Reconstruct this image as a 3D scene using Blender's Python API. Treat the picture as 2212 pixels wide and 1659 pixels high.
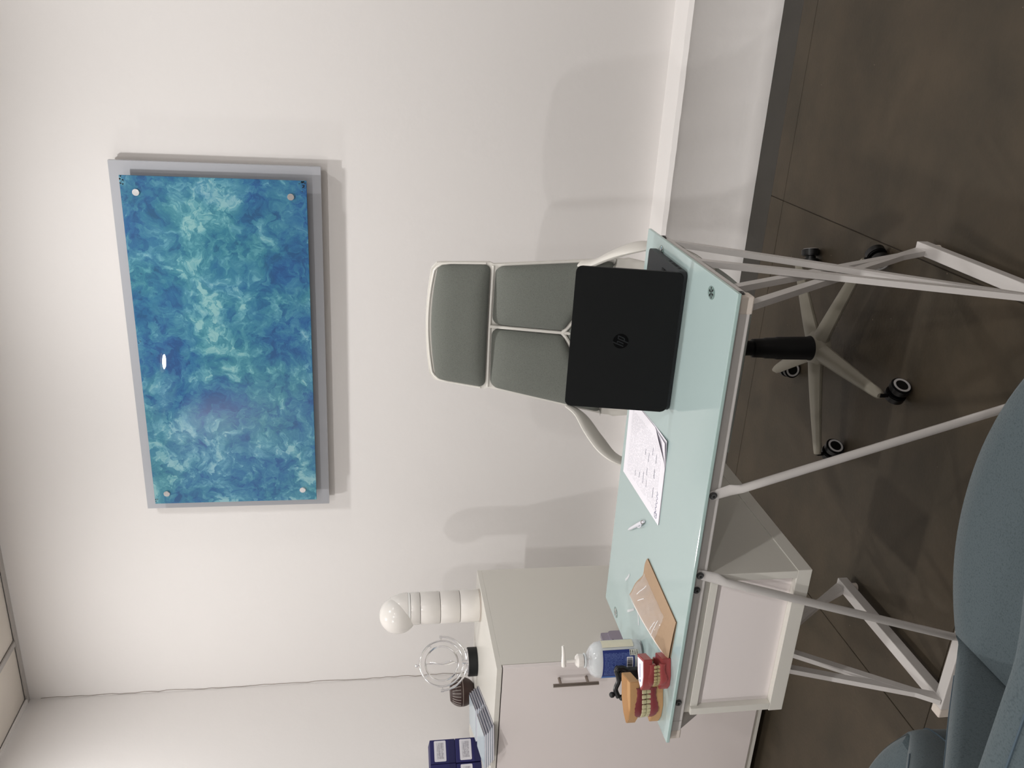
import bpy, bmesh, math, random
from mathutils import Vector, Matrix
random.seed(7)
PI = math.pi
S = bpy.context.scene
COL = S.collection
for o in list(bpy.data.objects): bpy.data.objects.remove(o)

# ------------------------------------------------------------------ camera
cam_d = bpy.data.cameras.new('camera'); cam = bpy.data.objects.new('camera', cam_d); COL.objects.link(cam)
r_ = Vector((0.92487833, 0.38021546, -0.00602274)); u_ = Vector((-0.05650248, 0.15307098, 0.98659857)); f_ = Vector((-0.37604194, 0.91214334, -0.16305515))
M = Matrix.Identity(4)
for i in range(3):
    M[i][0] = -u_[i]; M[i][1] = r_[i]; M[i][2] = -f_[i]
M.translation = Vector((1.1227939, -3.19672702, 1.41472734))
cam.matrix_world = M                       # the phone was held upright, the photograph is stored on its side
cam_d.sensor_fit = 'HORIZONTAL'; cam_d.sensor_width = 36.0; cam_d.lens = 36.0 * 1874.24 / 2212.0
cam_d.clip_start = 0.05
S.camera = cam
# ------------------------------------------------------------------ world, exposure
w = bpy.data.worlds.new('world'); S.world = w; w.use_nodes = True
w.node_tree.nodes['Background'].inputs[0].default_value = (0.9, 0.93, 1, 1)
w.node_tree.nodes['Background'].inputs[1].default_value = 0.05
S.view_settings.view_transform = 'Standard'; S.view_settings.look = 'None'
S.view_settings.gamma = 1.0; S.view_settings.use_curve_mapping = False
S.view_settings.exposure = 0.0
CEIL = 2.862
WL = -1.646; WR = 3.3; YF = -6.2
LAMP_W = 24.0
LAMPS = [(-1.2, -3.08, 0.85), (0.3, -3.08, 0.75), (1.8, -3.08, 0.75), (0.3, -0.95, 0.55), (-1.2, -0.95, 0.42), (1.8, -0.95, 0.5),
         (1.2, -5.0, 0.6), (2.6, -5.0, 0.6)]
LAMP_COL = (1.0, 0.982, 0.968)

# ------------------------------------------------------------------ helpers
def s2l(c):
    return tuple(((x/255.0)/12.92 if x/255.0 <= 0.04045 else (((x/255.0)+0.055)/1.055)**2.4) for x in c)
def mat(name, rgb, rough=0.5, metal=0.0, var=0.03, scale=8.0, bump=0.0, bscale=200.0, spec=0.5, trans=0.0, ior=1.45, coat=0.0, alpha=1.0):
    """principled material with a fine procedural variation of colour and relief"""
    m = bpy.data.materials.new(name); m.use_nodes = True
    nt = m.node_tree; N = nt.nodes; L = nt.links; b = N['Principled BSDF']
    base = s2l(rgb)
    tc = N.new('ShaderNodeTexCoord')
    no = N.new('ShaderNodeTexNoise'); no.inputs['Scale'].default_value = scale; no.inputs['Detail'].default_value = 4
    L.new(tc.outputs['Object'], no.inputs['Vector'])
    mx = N.new('ShaderNodeMix'); mx.data_type = 'RGBA'
    mx.inputs['A'].default_value = tuple(min(1, max(0, c*(1-var))) for c in base)+(1,)
    mx.inputs['B'].default_value = tuple(min(1, c*(1+var)) for c in base)+(1,)
    L.new(no.outputs['Fac'], mx.inputs['Factor']); L.new(mx.outputs['Result'], b.inputs['Base Color'])
    b.inputs['Roughness'].default_value = rough; b.inputs['Metallic'].default_value = metal
    b.inputs['Specular IOR Level'].default_value = spec
    b.inputs['Transmission Weight'].default_value = trans; b.inputs['IOR'].default_value = ior
    b.inputs['Coat Weight'].default_value = coat; b.inputs['Alpha'].default_value = alpha
    if bump > 0:
        n2 = N.new('ShaderNodeTexNoise'); n2.inputs['Scale'].default_value = bscale; n2.inputs['Detail'].default_value = 5
        L.new(tc.outputs['Object'], n2.inputs['Vector'])
        bp = N.new('ShaderNodeBump'); bp.inputs['Strength'].default_value = bump; bp.inputs['Distance'].default_value = 0.002
        L.new(n2.outputs['Fac'], bp.inputs['Height']); L.new(bp.outputs['Normal'], b.inputs['Normal'])
    return m
def obj(name, bm, m, parent=None, smooth=False, label=None, kind=None, loc=None, rot=None):
    bmesh.ops.recalc_face_normals(bm, faces=bm.faces[:])
    me = bpy.data.meshes.new(name); bm.to_mesh(me); bm.free()
    if isinstance(m, (list, tuple)):
        for q in m: me.materials.append(q)
    else: me.materials.append(m)
    if smooth:
        for p in me.polygons: p.use_smooth = True
        me.set_sharp_from_angle(angle=math.radians(38))
    o = bpy.data.objects.new(name, me); COL.objects.link(o)
    if parent: o.parent = parent
    if loc: o.location = loc
    if rot: o.rotation_euler = rot
    if label: o['label'] = label
    if kind: o['kind'] = kind
    return o
def tag(o, label, cat, group=None):
    o['label'] = label; o['category'] = cat
    if group: o['group'] = group
    return o
def thing(name, label, cat, loc=(0, 0, 0), rz=0.0, group=None):
    o = bpy.data.objects.new(name, None); COL.objects.link(o); o.empty_display_size = 0.1
    o.location = loc; o.rotation_euler = (0, 0, rz)
    return tag(o, label, cat, group)
def struct(o): o['kind'] = 'structure'; return o
def dup(root, loc, rz, label=None):
    c = root.copy(); COL.objects.link(c); c.location = loc; c.rotation_euler = (0, 0, rz)
    if label: c['label'] = label
    def rec(a, b):
        for ch in a.children:
            d = ch.copy(); COL.objects.link(d); d.parent = b; rec(ch, d)
    rec(root, c)
    return c
def NB(): return bmesh.new()
def bx(bm, x0, x1, y0, y1, z0, z1, bev=0.0, seg=2, mx=None, mi=0):
    r = bmesh.ops.create_cube(bm, size=1.0)
    T = Matrix.Translation(((x0+x1)/2, (y0+y1)/2, (z0+z1)/2)) @ Matrix.Diagonal((abs(x1-x0), abs(y1-y0), abs(z1-z0), 1))
    if mx is not None: T = mx @ T
    bmesh.ops.transform(bm, matrix=T, verts=r['verts'])
    fs = set(f for v in r['verts'] for f in v.link_faces)
    for f in fs: f.material_index = mi
    if bev > 0:
        es = list(set(e for v in r['verts'] for e in v.link_edges))
        bmesh.ops.bevel(bm, geom=es, offset=bev, segments=seg, affect='EDGES', profile=0.5)
    return bm
def box(x0, x1, y0, y1, z0, z1, bev=0.0, seg=2): return bx(NB(), x0, x1, y0, y1, z0, z1, bev, seg)
def frame_from(d):
    d = Vector(d).normalized(); a = Vector((0, 0, 1)) if abs(d.z) < 0.95 else Vector((0, 1, 0))
    x = a.cross(d).normalized(); y = d.cross(x).normalized(); return x, y, d
def cyl(bm, p, q, r, r2=None, n=20, caps=True):
    p = Vector(p); q = Vector(q); r2 = r if r2 is None else r2
    x, y, d = frame_from(q-p); A = []; B = []
    for i in range(n):
        a = 2*PI*i/n; v = x*math.cos(a)+y*math.sin(a)
        A.append(bm.verts.new(p+v*r)); B.append(bm.verts.new(q+v*r2))
    for i in range(n):
        j = (i+1) % n; bm.faces.new((A[i], A[j], B[j], B[i]))
    if caps: bm.faces.new(A[::-1]); bm.faces.new(B)
    return bm
def lathe(bm, prof, c=(0, 0, 0), n=32, sx=1.0, sy=1.0):
    """prof: list of (radius, z) bottom to top"""
    c = Vector(c); rings = []
    for (r, z) in prof:
        if r < 1e-6: rings.append([bm.verts.new(c+Vector((0, 0, z)))])
        else: rings.append([bm.verts.new(c+Vector((r*sx*math.cos(2*PI*i/n), r*sy*math.sin(2*PI*i/n), z))) for i in range(n)])
    for A, B in zip(rings, rings[1:]):
        if len(A) == 1 and len(B) == 1: continue
        for i in range(n):
            j = (i+1) % n
            if len(A) == 1: bm.faces.new((A[0], B[j], B[i]))
            elif len(B) == 1: bm.faces.new((A[i], A[j], B[0]))
            else: bm.faces.new((A[i], A[j], B[j], B[i]))
    if len(rings[0]) > 1: bm.faces.new(rings[0][::-1])
    if len(rings[-1]) > 1: bm.faces.new(rings[-1])
    return bm
def catmull(pts, k=6, closed=False):
    P = [Vector(p) for p in pts]; n = len(P); out = []
    rng = range(n) if closed else range(n-1)
    for i in rng:
        p0 = P[(i-1) % n] if (closed or i > 0) else P[0]; p1 = P[i]; p2 = P[(i+1) % n]
        p3 = P[(i+2) % n] if (closed or i+2 < n) else P[-1]
        for j in range(k):
            t = j/k
            out.append(0.5*((2*p1)+(-p0+p2)*t+(2*p0-5*p1+4*p2-p3)*t*t+(-p0+3*p1-3*p2+p3)*t**3))
    if not closed: out.append(P[-1])
    return out
def tube(bm, pts, r, n=10, closed=False, sx=1.0, sy=1.0, up=None, radii=None):
    """sweep an ellipse (r*sx across, r*sy along up) through pts"""
    P = [Vector(p) for p in pts]; m = len(P); rings = []; prev = None
    for i in range(m):
        if closed: d = P[(i+1) % m]-P[i-1]
        else: d = P[min(i+1, m-1)]-P[max(i-1, 0)]
        d.normalize()
        if up is not None: y = (Vector(up)-d*d.dot(Vector(up))).normalized(); x = y.cross(d)
        elif prev is None: x, y, _ = frame_from(d)
        else:
            x = (prev-d*prev.dot(d)).normalized(); y = d.cross(x)
        prev = x
        rr = radii[i] if radii else r
        rings.append([bm.verts.new(P[i]+x*rr*sx*math.cos(2*PI*k/n)+y*rr*sy*math.sin(2*PI*k/n)) for k in range(n)])
    prs = list(zip(rings, rings[1:]))+([(rings[-1], rings[0])] if closed else [])
    for A, B in prs:
        for k in range(n):
            j = (k+1) % n; bm.faces.new((A[k], A[j], B[j], B[k]))
    if not closed: bm.faces.new(rings[0][::-1]); bm.faces.new(rings[-1])
    return bm
def prism(bm, pts, z0, z1, fn=None):
    """extrude an outline; pts 2D; fn maps (x,y,z)->Vector"""
    fn = fn or (lambda x, y, z: Vector((x, y, z)))
    A = [bm.verts.new(fn(x, y, z0)) for x, y in pts]; B = [bm.verts.new(fn(x, y, z1)) for x, y in pts]; n = len(pts)
    bm.faces.new(A[::-1]); bm.faces.new(B)
    for i in range(n):
        j = (i+1) % n; bm.faces.new((A[i], A[j], B[j], B[i]))
    return bm
def rrect(w_, h_, r, n=5, cx=0, cy=0):
    out = []
    for (sx, sy, a0) in ((1, 1, 0), (-1, 1, 90), (-1, -1, 180), (1, -1, 270)):
        for i in range(n+1):
            a = math.radians(a0+90*i/n)
            out.append((cx+sx*(w_/2-r)+r*math.cos(a), cy+sy*(h_/2-r)+r*math.sin(a)))
    return out
def bar(bm, p, q, w_, h_=None, side=(1, 0, 0)):
    """rectangular bar from p to q; w_ along side"""
    h_ = h_ or w_; p = Vector(p); q = Vector(q); d = (q-p).normalized(); s = Vector(side); s = (s-d*s.dot(d)).normalized(); t = d.cross(s)
    V = []
    for e in (p, q):
        for a, b in ((-1, -1), (1, -1), (1, 1), (-1, 1)): V.append(bm.verts.new(e+s*a*w_/2+t*b*h_/2))
    for f in ((0, 1, 2, 3), (7, 6, 5, 4), (0, 4, 5, 1), (1, 5, 6, 2), (2, 6, 7, 3), (3, 7, 4, 0)): bm.faces.new([V[i] for i in f])
    return bm
def grid(bm, nu, nv, fn, closed_u=False):
    V = [[bm.verts.new(fn(i/(nu if closed_u else nu-1), j/(nv-1))) for j in range(nv)] for i in range(nu)]
    for i in range(nu if closed_u else nu-1):
        for j in range(nv-1):
            k = (i+1) % nu; bm.faces.new((V[i][j], V[k][j], V[k][j+1], V[i][j+1]))
    return V

# ------------------------------------------------------------------ materials
def wall_mat(name, rgb, patches=0.015):
    m = mat(name, rgb, rough=0.62, var=patches, scale=1.7, bump=0.35, bscale=35, spec=0.35); return m
M_WALL = wall_mat('wall_paint', (236, 233, 231))
M_CEIL = mat('ceiling_tile_board', (226, 218, 208), rough=0.9, var=0.01, bump=0.3, bscale=300)
M_GRID = mat('ceiling_grid_metal', (185, 180, 176), rough=0.5)
def floor_mat():
    m = mat('concrete_floor', (88, 75, 62), rough=0.48, var=0.1, scale=2.2, bump=0.25, bscale=90, spec=0.3)
    nt = m.node_tree; N = nt.nodes; L = nt.links; b = N['Principled BSDF']
    mx = [n for n in N if n.type == 'MIX'][0]
    tc = [n for n in N if n.type == 'TEX_COORD'][0]
    n1 = N.new('ShaderNodeTexNoise'); n1.inputs['Scale'].default_value = 3.5; n1.inputs['Detail'].default_value = 8; n1.inputs['Roughness'].default_value = 0.65
    L.new(tc.outputs['Object'], n1.inputs['Vector'])
    cr = N.new('ShaderNodeValToRGB'); cr.color_ramp.elements[0].position = 0.3; cr.color_ramp.elements[1].position = 0.72
    cr.color_ramp.elements[0].color = s2l((58, 52, 42))+(1,); cr.color_ramp.elements[1].color = s2l((77, 67, 54))+(1,)
    L.new(n1.outputs['Fac'], cr.inputs['Fac'])
    vo = N.new('ShaderNodeTexVoronoi'); vo.inputs['Scale'].default_value = 26; L.new(tc.outputs['Object'], vo.inputs['Vector'])
    lt = N.new('ShaderNodeMath'); lt.operation = 'LESS_THAN'; lt.inputs[1].default_value = 0.045; L.new(vo.outputs['Distance'], lt.inputs[0])
    n3 = N.new('ShaderNodeTexNoise'); n3.inputs['Scale'].default_value = 5; L.new(tc.outputs['Object'], n3.inputs['Vector'])
    gt = N.new('ShaderNodeMath'); gt.operation = 'GREATER_THAN'; gt.inputs[1].default_value = 0.6; L.new(n3.outputs['Fac'], gt.inputs[0])
    mu = N.new('ShaderNodeMath'); mu.operation = 'MULTIPLY'; L.new(lt.outputs[0], mu.inputs[0]); L.new(gt.outputs[0], mu.inputs[1])
    m2 = N.new('ShaderNodeMix'); m2.data_type = 'RGBA'; L.new(mu.outputs[0], m2.inputs['Factor']); L.new(cr.outputs['Color'], m2.inputs['A'])
    m2.inputs['B'].default_value = s2l((122, 108, 94))+(1,)
    L.new(m2.outputs['Result'], b.inputs['Base Color'])
    return m
M_FLOOR = floor_mat()
M_STRIP = mat('dark_screed', (56, 53, 48), rough=0.6, var=0.15, scale=9, bump=0.3, bscale=60)
M_JOINT = mat('joint_grout', (60, 54, 47), rough=0.9, var=0.2)
M_WMETAL = mat('white_powder_coat', (203, 199, 196), rough=0.38, var=0.02, bump=0.05, bscale=400)
M_WPLAST = mat('cream_plastic', (214, 204, 194), rough=0.45)
M_WLAM = mat('white_laminate', (222, 219, 211), rough=0.28, var=0.01, scale=3)
M_WLAMF = mat('white_laminate_front', (238, 230, 228), rough=0.2, var=0.01, scale=3)
M_GLASS = mat('frosted_green_glass', (165, 183, 182), rough=0.09, var=0.008, scale=3, spec=0.6)
M_GLASSEDGE = mat('green_glass_edge', (176, 200, 196), rough=0.15, var=0.02)
M_CHROME = mat('chrome', (240, 240, 242), rough=0.14, metal=1.0, var=0.01)
M_STEEL = mat('brushed_steel', (150, 140, 132), rough=0.35, metal=0.9, var=0.1, scale=60)
M_BOLT = mat('dark_bolt_steel', (96, 96, 96), rough=0.3, metal=0.35)
M_BLACK = mat('black_plastic', (7, 7, 8), spec=0.25, rough=0.5, var=0.1)
M_DARK = mat('toe_space_black', (20, 19, 18), rough=0.8)
M_WHITE = mat('glossy_white_plastic', (232, 228, 223), rough=0.18, var=0.01)
M_SHELL = mat('white_chair_plastic', (222, 219, 212), rough=0.35, var=0.015)
M_BASE = mat('chair_base_plastic', (138, 133, 120), rough=0.45, var=0.06, scale=14)
def weave_mat(name, rgb, dark, sc=1400.0, mottled=0.0):
    m = mat(name, rgb, rough=0.95, var=0.05, scale=5, spec=0.15)
    nt = m.node_tree; N = nt.nodes; L = nt.links; b = N['Principled BSDF']
    mx = [n for n in N if n.type == 'MIX'][0]; tc = [n for n in N if n.type == 'TEX_COORD'][0]
    vo = N.new('ShaderNodeTexNoise'); vo.inputs['Scale'].default_value = sc; vo.inputs['Detail'].default_value = 2
    L.new(tc.outputs['Object'], vo.inputs['Vector'])
    cr = N.new('ShaderNodeValToRGB'); cr.color_ramp.elements[0].position = 0.3; cr.color_ramp.elements[1].position = 0.5
    L.new(vo.outputs['Fac'], cr.inputs['Fac'])
    cr.color_ramp.elements[0].color = (0, 0, 0, 1); cr.color_ramp.elements[1].color = (1, 1, 1, 1)
    m2 = N.new('ShaderNodeMix'); m2.data_type = 'RGBA'; m2.inputs['A'].default_value = s2l(dark)+(1,)
    L.new(cr.outputs['Color'], m2.inputs['Factor']); L.new(mx.outputs['Result'], m2.inputs['B'])
    L.new(m2.outputs['Result'], b.inputs['Base Color'])
    bp = N.new('ShaderNodeBump'); bp.inputs['Strength'].default_value = 0.5; bp.inputs['Distance'].default_value = 0.001
    L.new(vo.outputs['Fac'], bp.inputs['Height']); L.new(bp.outputs['Normal'], b.inputs['Normal'])
    b.inputs['Sheen Weight'].default_value = 0.15
    return m
M_GREYFAB = weave_mat('grey_woven_fabric', (112, 115, 109), (84, 87, 82), 900)
M_BLUEFAB = weave_mat('blue_grey_felt', (71, 81, 85), (58, 68, 72), 380)
M_PAPER = mat('white_paper', (236, 233, 240), rough=0.8, var=0.005)

# ------------------------------------------------------------------ the room
def slab(name, x0, x1, y0, y1, z0, z1, m, bev=0.0):
    return struct(obj(name, box(x0, x1, y0, y1, z0, z1, bev), m))
slab('wall_back', WL-0.15, WR+0.15, 0.0, 0.15, -0.05, CEIL+0.2, M_WALL)
slab('wall_left', WL-0.15, WL, YF, 0.0, -0.05, CEIL+0.2, M_WALL)
slab('wall_right', WR, WR+0.15, YF, 0.0, -0.05, CEIL+0.2, M_WALL)
slab('wall_front', WL-0.15, WR+0.15, YF-0.15, YF, -0.05, CEIL+0.2, M_WALL)
# white painted plinth along the back wall: rounded top lip, ragged bright foot
bm = NB(); nx = 160; prof = [(0.0, 0.345), (-0.085, 0.341), (-0.112, 0.334), (-0.122, 0.318), (-0.118, 0.30), (-0.116, 0.06), (-0.124, 0.045), (-0.128, 0.0)]
rng = random.Random(3); V = []
for i in range(nx+1):
    x = WL+(WR-WL)*i/nx; j = rng.uniform(-1, 1)
    row = []
    for k, (y, z) in enumerate(prof):
        dy = 0.0008*rng.uniform(-1, 1) if k else 0
        dz = 0.003*j if k in (5, 6) else 0.0008*rng.uniform(-1, 1)*(0 < k < 7)
        row.append(bm.verts.new((x, y+dy, z+dz)))
    V.append(row)
for i in range(nx):
    for k in range(len(prof)-1): bm.faces.new((V[i][k], V[i+1][k], V[i+1][k+1], V[i][k+1]))
struct(obj('trim_1', bm, M_WALL, smooth=True))
# floor: joint bed with separate cast slabs
fl = slab('floor', WL-0.15, WR+0.15, YF-0.15, 0.0, -0.12, -0.004, M_JOINT)
g = 0.0012
xs = [WL, -0.525, 0.635, 1.8, WR]; ys = [-0.37, -1.647, -2.93, -4.2, YF]
for i in range(4):
    for j in range(4):
        obj('floor_slab', box(xs[i]+g, xs[i+1]-g, ys[j+1]+g, ys[j]-g, -0.01, 0.0, 0.0012, 1), M_FLOOR, fl)
for i in range(4):
    obj('edge_slab', box(xs[i]+g, xs[i+1]-g, -0.37+g, -0.272-g, -0.01, 0.0005, 0.0012, 1), M_FLOOR, fl)
obj('dark_screed_strip', box(WL, WR, -0.272+g, -0.115, -0.01, 0.0, 0.001, 1), M_STRIP, fl, label='dark grey screed strip at the foot of the wall')
# ceiling: slab, tee grid and lay-in tiles
ce = slab('ceiling', WL-0.15, WR+0.15, YF-0.15, 0.15, CEIL+0.03, CEIL+0.15, M_CEIL)
tx = [WL+0.02]+[-1.33+0.6*k for k in range(0, 8)]+[WR-0.02]
ty = [-0.02]+[-0.47-0.6*k for k in range(0, 10)]; ty = [y for y in ty if y > YF+0.1]+[YF+0.02]
for i in range(len(tx)-1):
    for j in range(len(ty)-1):
        h = 0.013
        obj('ceiling_tile', box(tx[i]+h*(i > 0), tx[i+1]-h*(i < len(tx)-2), ty[j+1]+h*(j < len(ty)-2), ty[j]-h*(j > 0), CEIL+0.006, CEIL+0.018), M_CEIL, ce)
for i in range(1, len(tx)-1):
    obj('grid_tee', box(tx[i]-0.0125, tx[i]+0.0125, YF, 0.0, CEIL-0.002, CEIL+0.004), M_GRID, ce)
for j in range(1, len(ty)-1):
    bm = NB()
    for i in range(len(tx)-1): bx(bm, tx[i]+0.0125, tx[i+1]-0.0125, ty[j]-0.0125, ty[j]+0.0125, CEIL-0.002, CEIL+0.004)
    obj('cross_tee', bm, M_GRID, ce)
slab('trim_2', WL, WR, -0.022, 0.0, CEIL-0.006, CEIL+0.002, M_GRID)
slab('trim_3', WL, WL+0.022, YF, -0.022, CEIL-0.006, CEIL+0.002, M_WALL)
# hairline crack in the corner joint
bm = NB(); pts = []; rc = random.Random(11)
for k in range(60):
    z = CEIL-0.05-k*0.032; pts.append((WL+0.004+rc.uniform(-0.002, 0.004), -0.0012, z))
tube(bm, pts, 0.0012, n=5)
struct(obj('trim_4', bm, mat('crack_shadow', (150, 140, 132), rough=0.9)))

# ------------------------------------------------------------------ downlights
def emis(name, rgb, st):
    m = bpy.data.materials.new(name); m.use_nodes = True; b = m.node_tree.nodes['Principled BSDF']
    b.inputs['Emission Color'].default_value = rgb+(1,); b.inputs['Emission Strength'].default_value = st; return m
M_LENS = emis('lamp_lens', (1.0, 0.95, 0.9), 12.0)
for k, (x, y, p) in enumerate(LAMPS):
    row = {-0.95: 'in the row nearest the back wall', -3.08: 'in the middle row', -5.0: 'in the row behind the camera'}[y]
    pos = 'leftmost' if x < -1 else ('rightmost' if x > 1.7 else ('left one' if y < -4 else 'centre one'))
    t = thing('downlight', 'small round white recessed ceiling downlight, %s %s' % (pos, row), 'downlight', (x, y, CEIL-0.002), 0, 'ceiling downlights')
    bm = NB(); lathe(bm, [(0.050, 0), (0.066, 0), (0.068, -0.004), (0.066, -0.008), (0.052, -0.006), (0.050, 0)], n=32)
    obj('trim_ring', bm, M_WHITE, t, smooth=True)
    bm = NB(); lathe(bm, [(0, 0.0), (0.049, 0.0), (0.049, -0.001), (0, -0.001)], n=32); obj('lens', bm, M_LENS, t)
    ld = bpy.data.lights.new('lamp', 'AREA'); ld.shape = 'DISK'; ld.size = 0.10; ld.energy = LAMP_W*p; ld.color = LAMP_COL
    lo = bpy.data.objects.new('lamp', ld); COL.objects.link(lo); lo.parent = t; lo.location = (0, 0, -0.006)

# ------------------------------------------------------------------ wall painting
def painting_mat():
    """dabbed acrylic: warped cloud fields, cell shaped brush dabs and pale and cobalt drifts"""
    m = mat('dabbed_blue_acrylic', (50, 120, 150), rough=0.45, spec=0.25, coat=0.75)
    nt = m.node_tree; N = nt.nodes; L = nt.links; b = N['Principled BSDF']; tc = [n for n in N if n.type == 'TEX_COORD'][0]
    def noise(sc, det, ro, vec, dist=0.0):
        n = N.new('ShaderNodeTexNoise'); n.inputs['Scale'].default_value = sc; n.inputs['Detail'].default_value = det
        n.inputs['Roughness'].default_value = ro; n.inputs['Distortion'].default_value = dist; L.new(vec, n.inputs['Vector']); return n
    def warp(vec, sc, amt, det=3):
        w0 = noise(sc, det, 0.6, vec); sb = N.new('ShaderNodeVectorMath'); sb.operation = 'SUBTRACT'; sb.inputs[1].default_value = (0.5, 0.5, 0.5); L.new(w0.outputs['Color'], sb.inputs[0])
        k = N.new('ShaderNodeVectorMath'); k.operation = 'SCALE'; k.inputs['Scale'].default_value = amt; L.new(sb.outputs[0], k.inputs[0])
        ad = N.new('ShaderNodeVectorMath'); ad.operation = 'ADD'; L.new(vec, ad.inputs[0]); L.new(k.outputs[0], ad.inputs[1]); return ad.outputs[0]
    v1 = warp(tc.outputs['Object'], 5.0, 0.16); v2 = warp(v1, 26.0, 0.05, 4)
    def dabs(sc, vec):
        vo = N.new('ShaderNodeTexVoronoi'); vo.inputs['Scale'].default_value = sc; L.new(vec, vo.inputs['Vector'])
        sp = N.new('ShaderNodeSeparateXYZ'); L.new(vo.outputs['Color'], sp.inputs[0]); return sp.outputs['X']
    def math_(op, p, q, clamp=False):
        n = N.new('ShaderNodeMath'); n.operation = op; n.use_clamp = clamp
        for i, z in enumerate((p, q)):
            if isinstance(z, (int, float)): n.inputs[i].default_value = z
            else: L.new(z, n.inputs[i])
        return n.outputs[0]
    big = noise(5.5, 3, 0.5, v1).outputs['Fac']; mid = noise(14.0, 8, 0.62, v2).outputs['Fac']
    d1 = dabs(34.0, v2); d2 = dabs(80.0, v2)
    t_ = math_('ADD', math_('MULTIPLY', big, 0.95), math_('MULTIPLY', mid, 0.75))
    t_ = math_('ADD', t_, math_('MULTIPLY', d1, 0.16)); t_ = math_('ADD', t_, math_('MULTIPLY', d2, 0.09))
    t_ = math_('MULTIPLY', t_, 0.51)
    cr = N.new('ShaderNodeValToRGB'); E = cr.color_ramp; E.elements[0].position = 0.385; E.elements[1].position = 0.61
    E.elements[0].color = s2l((20, 66, 118))+(1,); E.elements[1].color = s2l((150, 196, 200))+(1,)
    for p, c in ((0.43, (28, 88, 138)), (0.475, (46, 112, 146)), (0.52, (68, 132, 156)), (0.56, (98, 160, 178))):
        e = E.elements.new(p); e.color = s2l(c)+(1,)
    L.new(t_, cr.inputs['Fac'])
    n2 = noise(3.2, 5, 0.6, v2); c2 = N.new('ShaderNodeValToRGB'); c2.color_ramp.elements[0].position = 0.42; c2.color_ramp.elements[1].position = 0.60
    c2.color_ramp.elements[0].color = s2l((60, 112, 172))+(1,); c2.color_ramp.elements[1].color = s2l((66, 142, 142))+(1,)
    L.new(n2.outputs['Fac'], c2.inputs['Fac'])
    mx = N.new('ShaderNodeMix'); mx.data_type = 'RGBA'; mx.inputs['Factor'].default_value = 0.26
    L.new(cr.outputs['Color'], mx.inputs['A']); L.new(c2.outputs['Color'], mx.inputs['B'])
    L.new(mx.outputs['Result'], b.inputs['Base Color'])
    b.inputs['Coat Roughness'].default_value = 0.0
    return m
PL, PR, PB, PT = -0.6947, 0.6474, 1.5753, 2.2745
t = thing('wall_painting', 'wide abstract blue and teal painted panel on a grey backing frame on the wall', 'painting', ((PL+PR)/2, 0, (PB+PT)/2))
hw = (PR-PL)/2; hh = (PT-PB)/2
M_FRAMEG = mat('silver_grey_lacquer', (178, 180, 186), rough=0.35, var=0.03, scale=3)
M_FRAMES = mat('grey_frame_side', (150, 142, 138), rough=0.5)
bm = NB(); fw = 0.13                                  # four mitred boards
for s in range(4):
    if s == 0: q = [(-hw, hh), (hw, hh), (hw-fw, hh-fw), (-hw+fw, hh-fw)]
    if s == 1: q = [(hw, hh), (hw, -hh), (hw-fw, -hh+fw), (hw-fw, hh-fw)]
    if s == 2: q = [(hw, -hh), (-hw, -hh), (-hw+fw, -hh+fw), (hw-fw, -hh+fw)]
    if s == 3: q = [(-hw, -hh), (-hw, hh), (-hw+fw, hh-fw), (-hw+fw, -hh+fw)]
    b2 = prism(NB(), q, 0, 0.018, lambda x, y, z: Vector((x, -0.05+z, y)))
    obj('frame_board', b2, M_FRAMEG, t)
obj('backing_frame', box(-hw+0.004, hw-0.004, -0.032, -0.012, -hh+0.004, hh-0.004), M_FRAMES, t)
for sx in (-1, 1):
    obj('wall_mount', box(sx*0.45-0.03, sx*0.45+0.03, -0.012, 0.0, hh-0.10, hh-0.06), M_BLACK, t)
gx0, gx1, gz0, gz1 = -0.651+0.0236, 0.6055+0.0236, 1.622-1.9249, 2.2335-1.9249
obj('painted_glass', box(gx0, gx1, -0.092, -0.086, gz0, gz1, 0.001, 1), painting_mat(), t)
for (x, z) in ((0.55, 2.184), (0.549, 1.677), (-0.606, 2.187), (-0.604, 1.675)):
    bm = NB(); x += 0.0236; z -= 1.9249
    cyl(bm, (x, -0.05, z), (x, -0.086, z), 0.007, n=16); cyl(bm, (x, -0.092, z), (x, -0.098, z), 0.0115, n=24)
    bmesh.ops.bevel(bm, geom=[e for e in bm.edges if all(abs(v.co.y+0.098) < 1e-5 for v in e.verts)], offset=0.0015, segments=2, affect='EDGES')
    obj('standoff_stud', bm, M_CHROME, t, smooth=True)
bm = NB(); rs = random.Random(5)                       # chipped dark corners and dirt on the panel edge
for (cx, cz, n_) in ((gx0+0.0, gz0+0.0, 0), (gx1-0.02, gz1-0.005, 14), (gx1-0.005, gz0+0.012, 16), (gx1-0.02, gz0+0.008, 8), (gx0+0.02, gz1-0.004, 4), (0.05, gz1-0.006, 3)):
    for k in range(n_):
        x = min(gx1-0.003, cx+rs.gauss(0, 0.008)); z = max(gz0+0.003, min(gz1-0.003, cz+rs.gauss(0, 0.005))); r = rs.uniform(0.0012, 0.0032)
        pts = [(x+r*rs.uniform(0.5, 1.3)*math.cos(a), z+r*rs.uniform(0.5, 1.3)*math.sin(a)) for a in [i*PI/3 for i in range(6)]]
        prism(bm, pts, 0, 0.0004, lambda a, b, c: Vector((a, -0.0924+c, b)))
obj('edge_chips', bm, mat('chip_black', (34, 40, 44), rough=0.8), t, kind='stuff')

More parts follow.
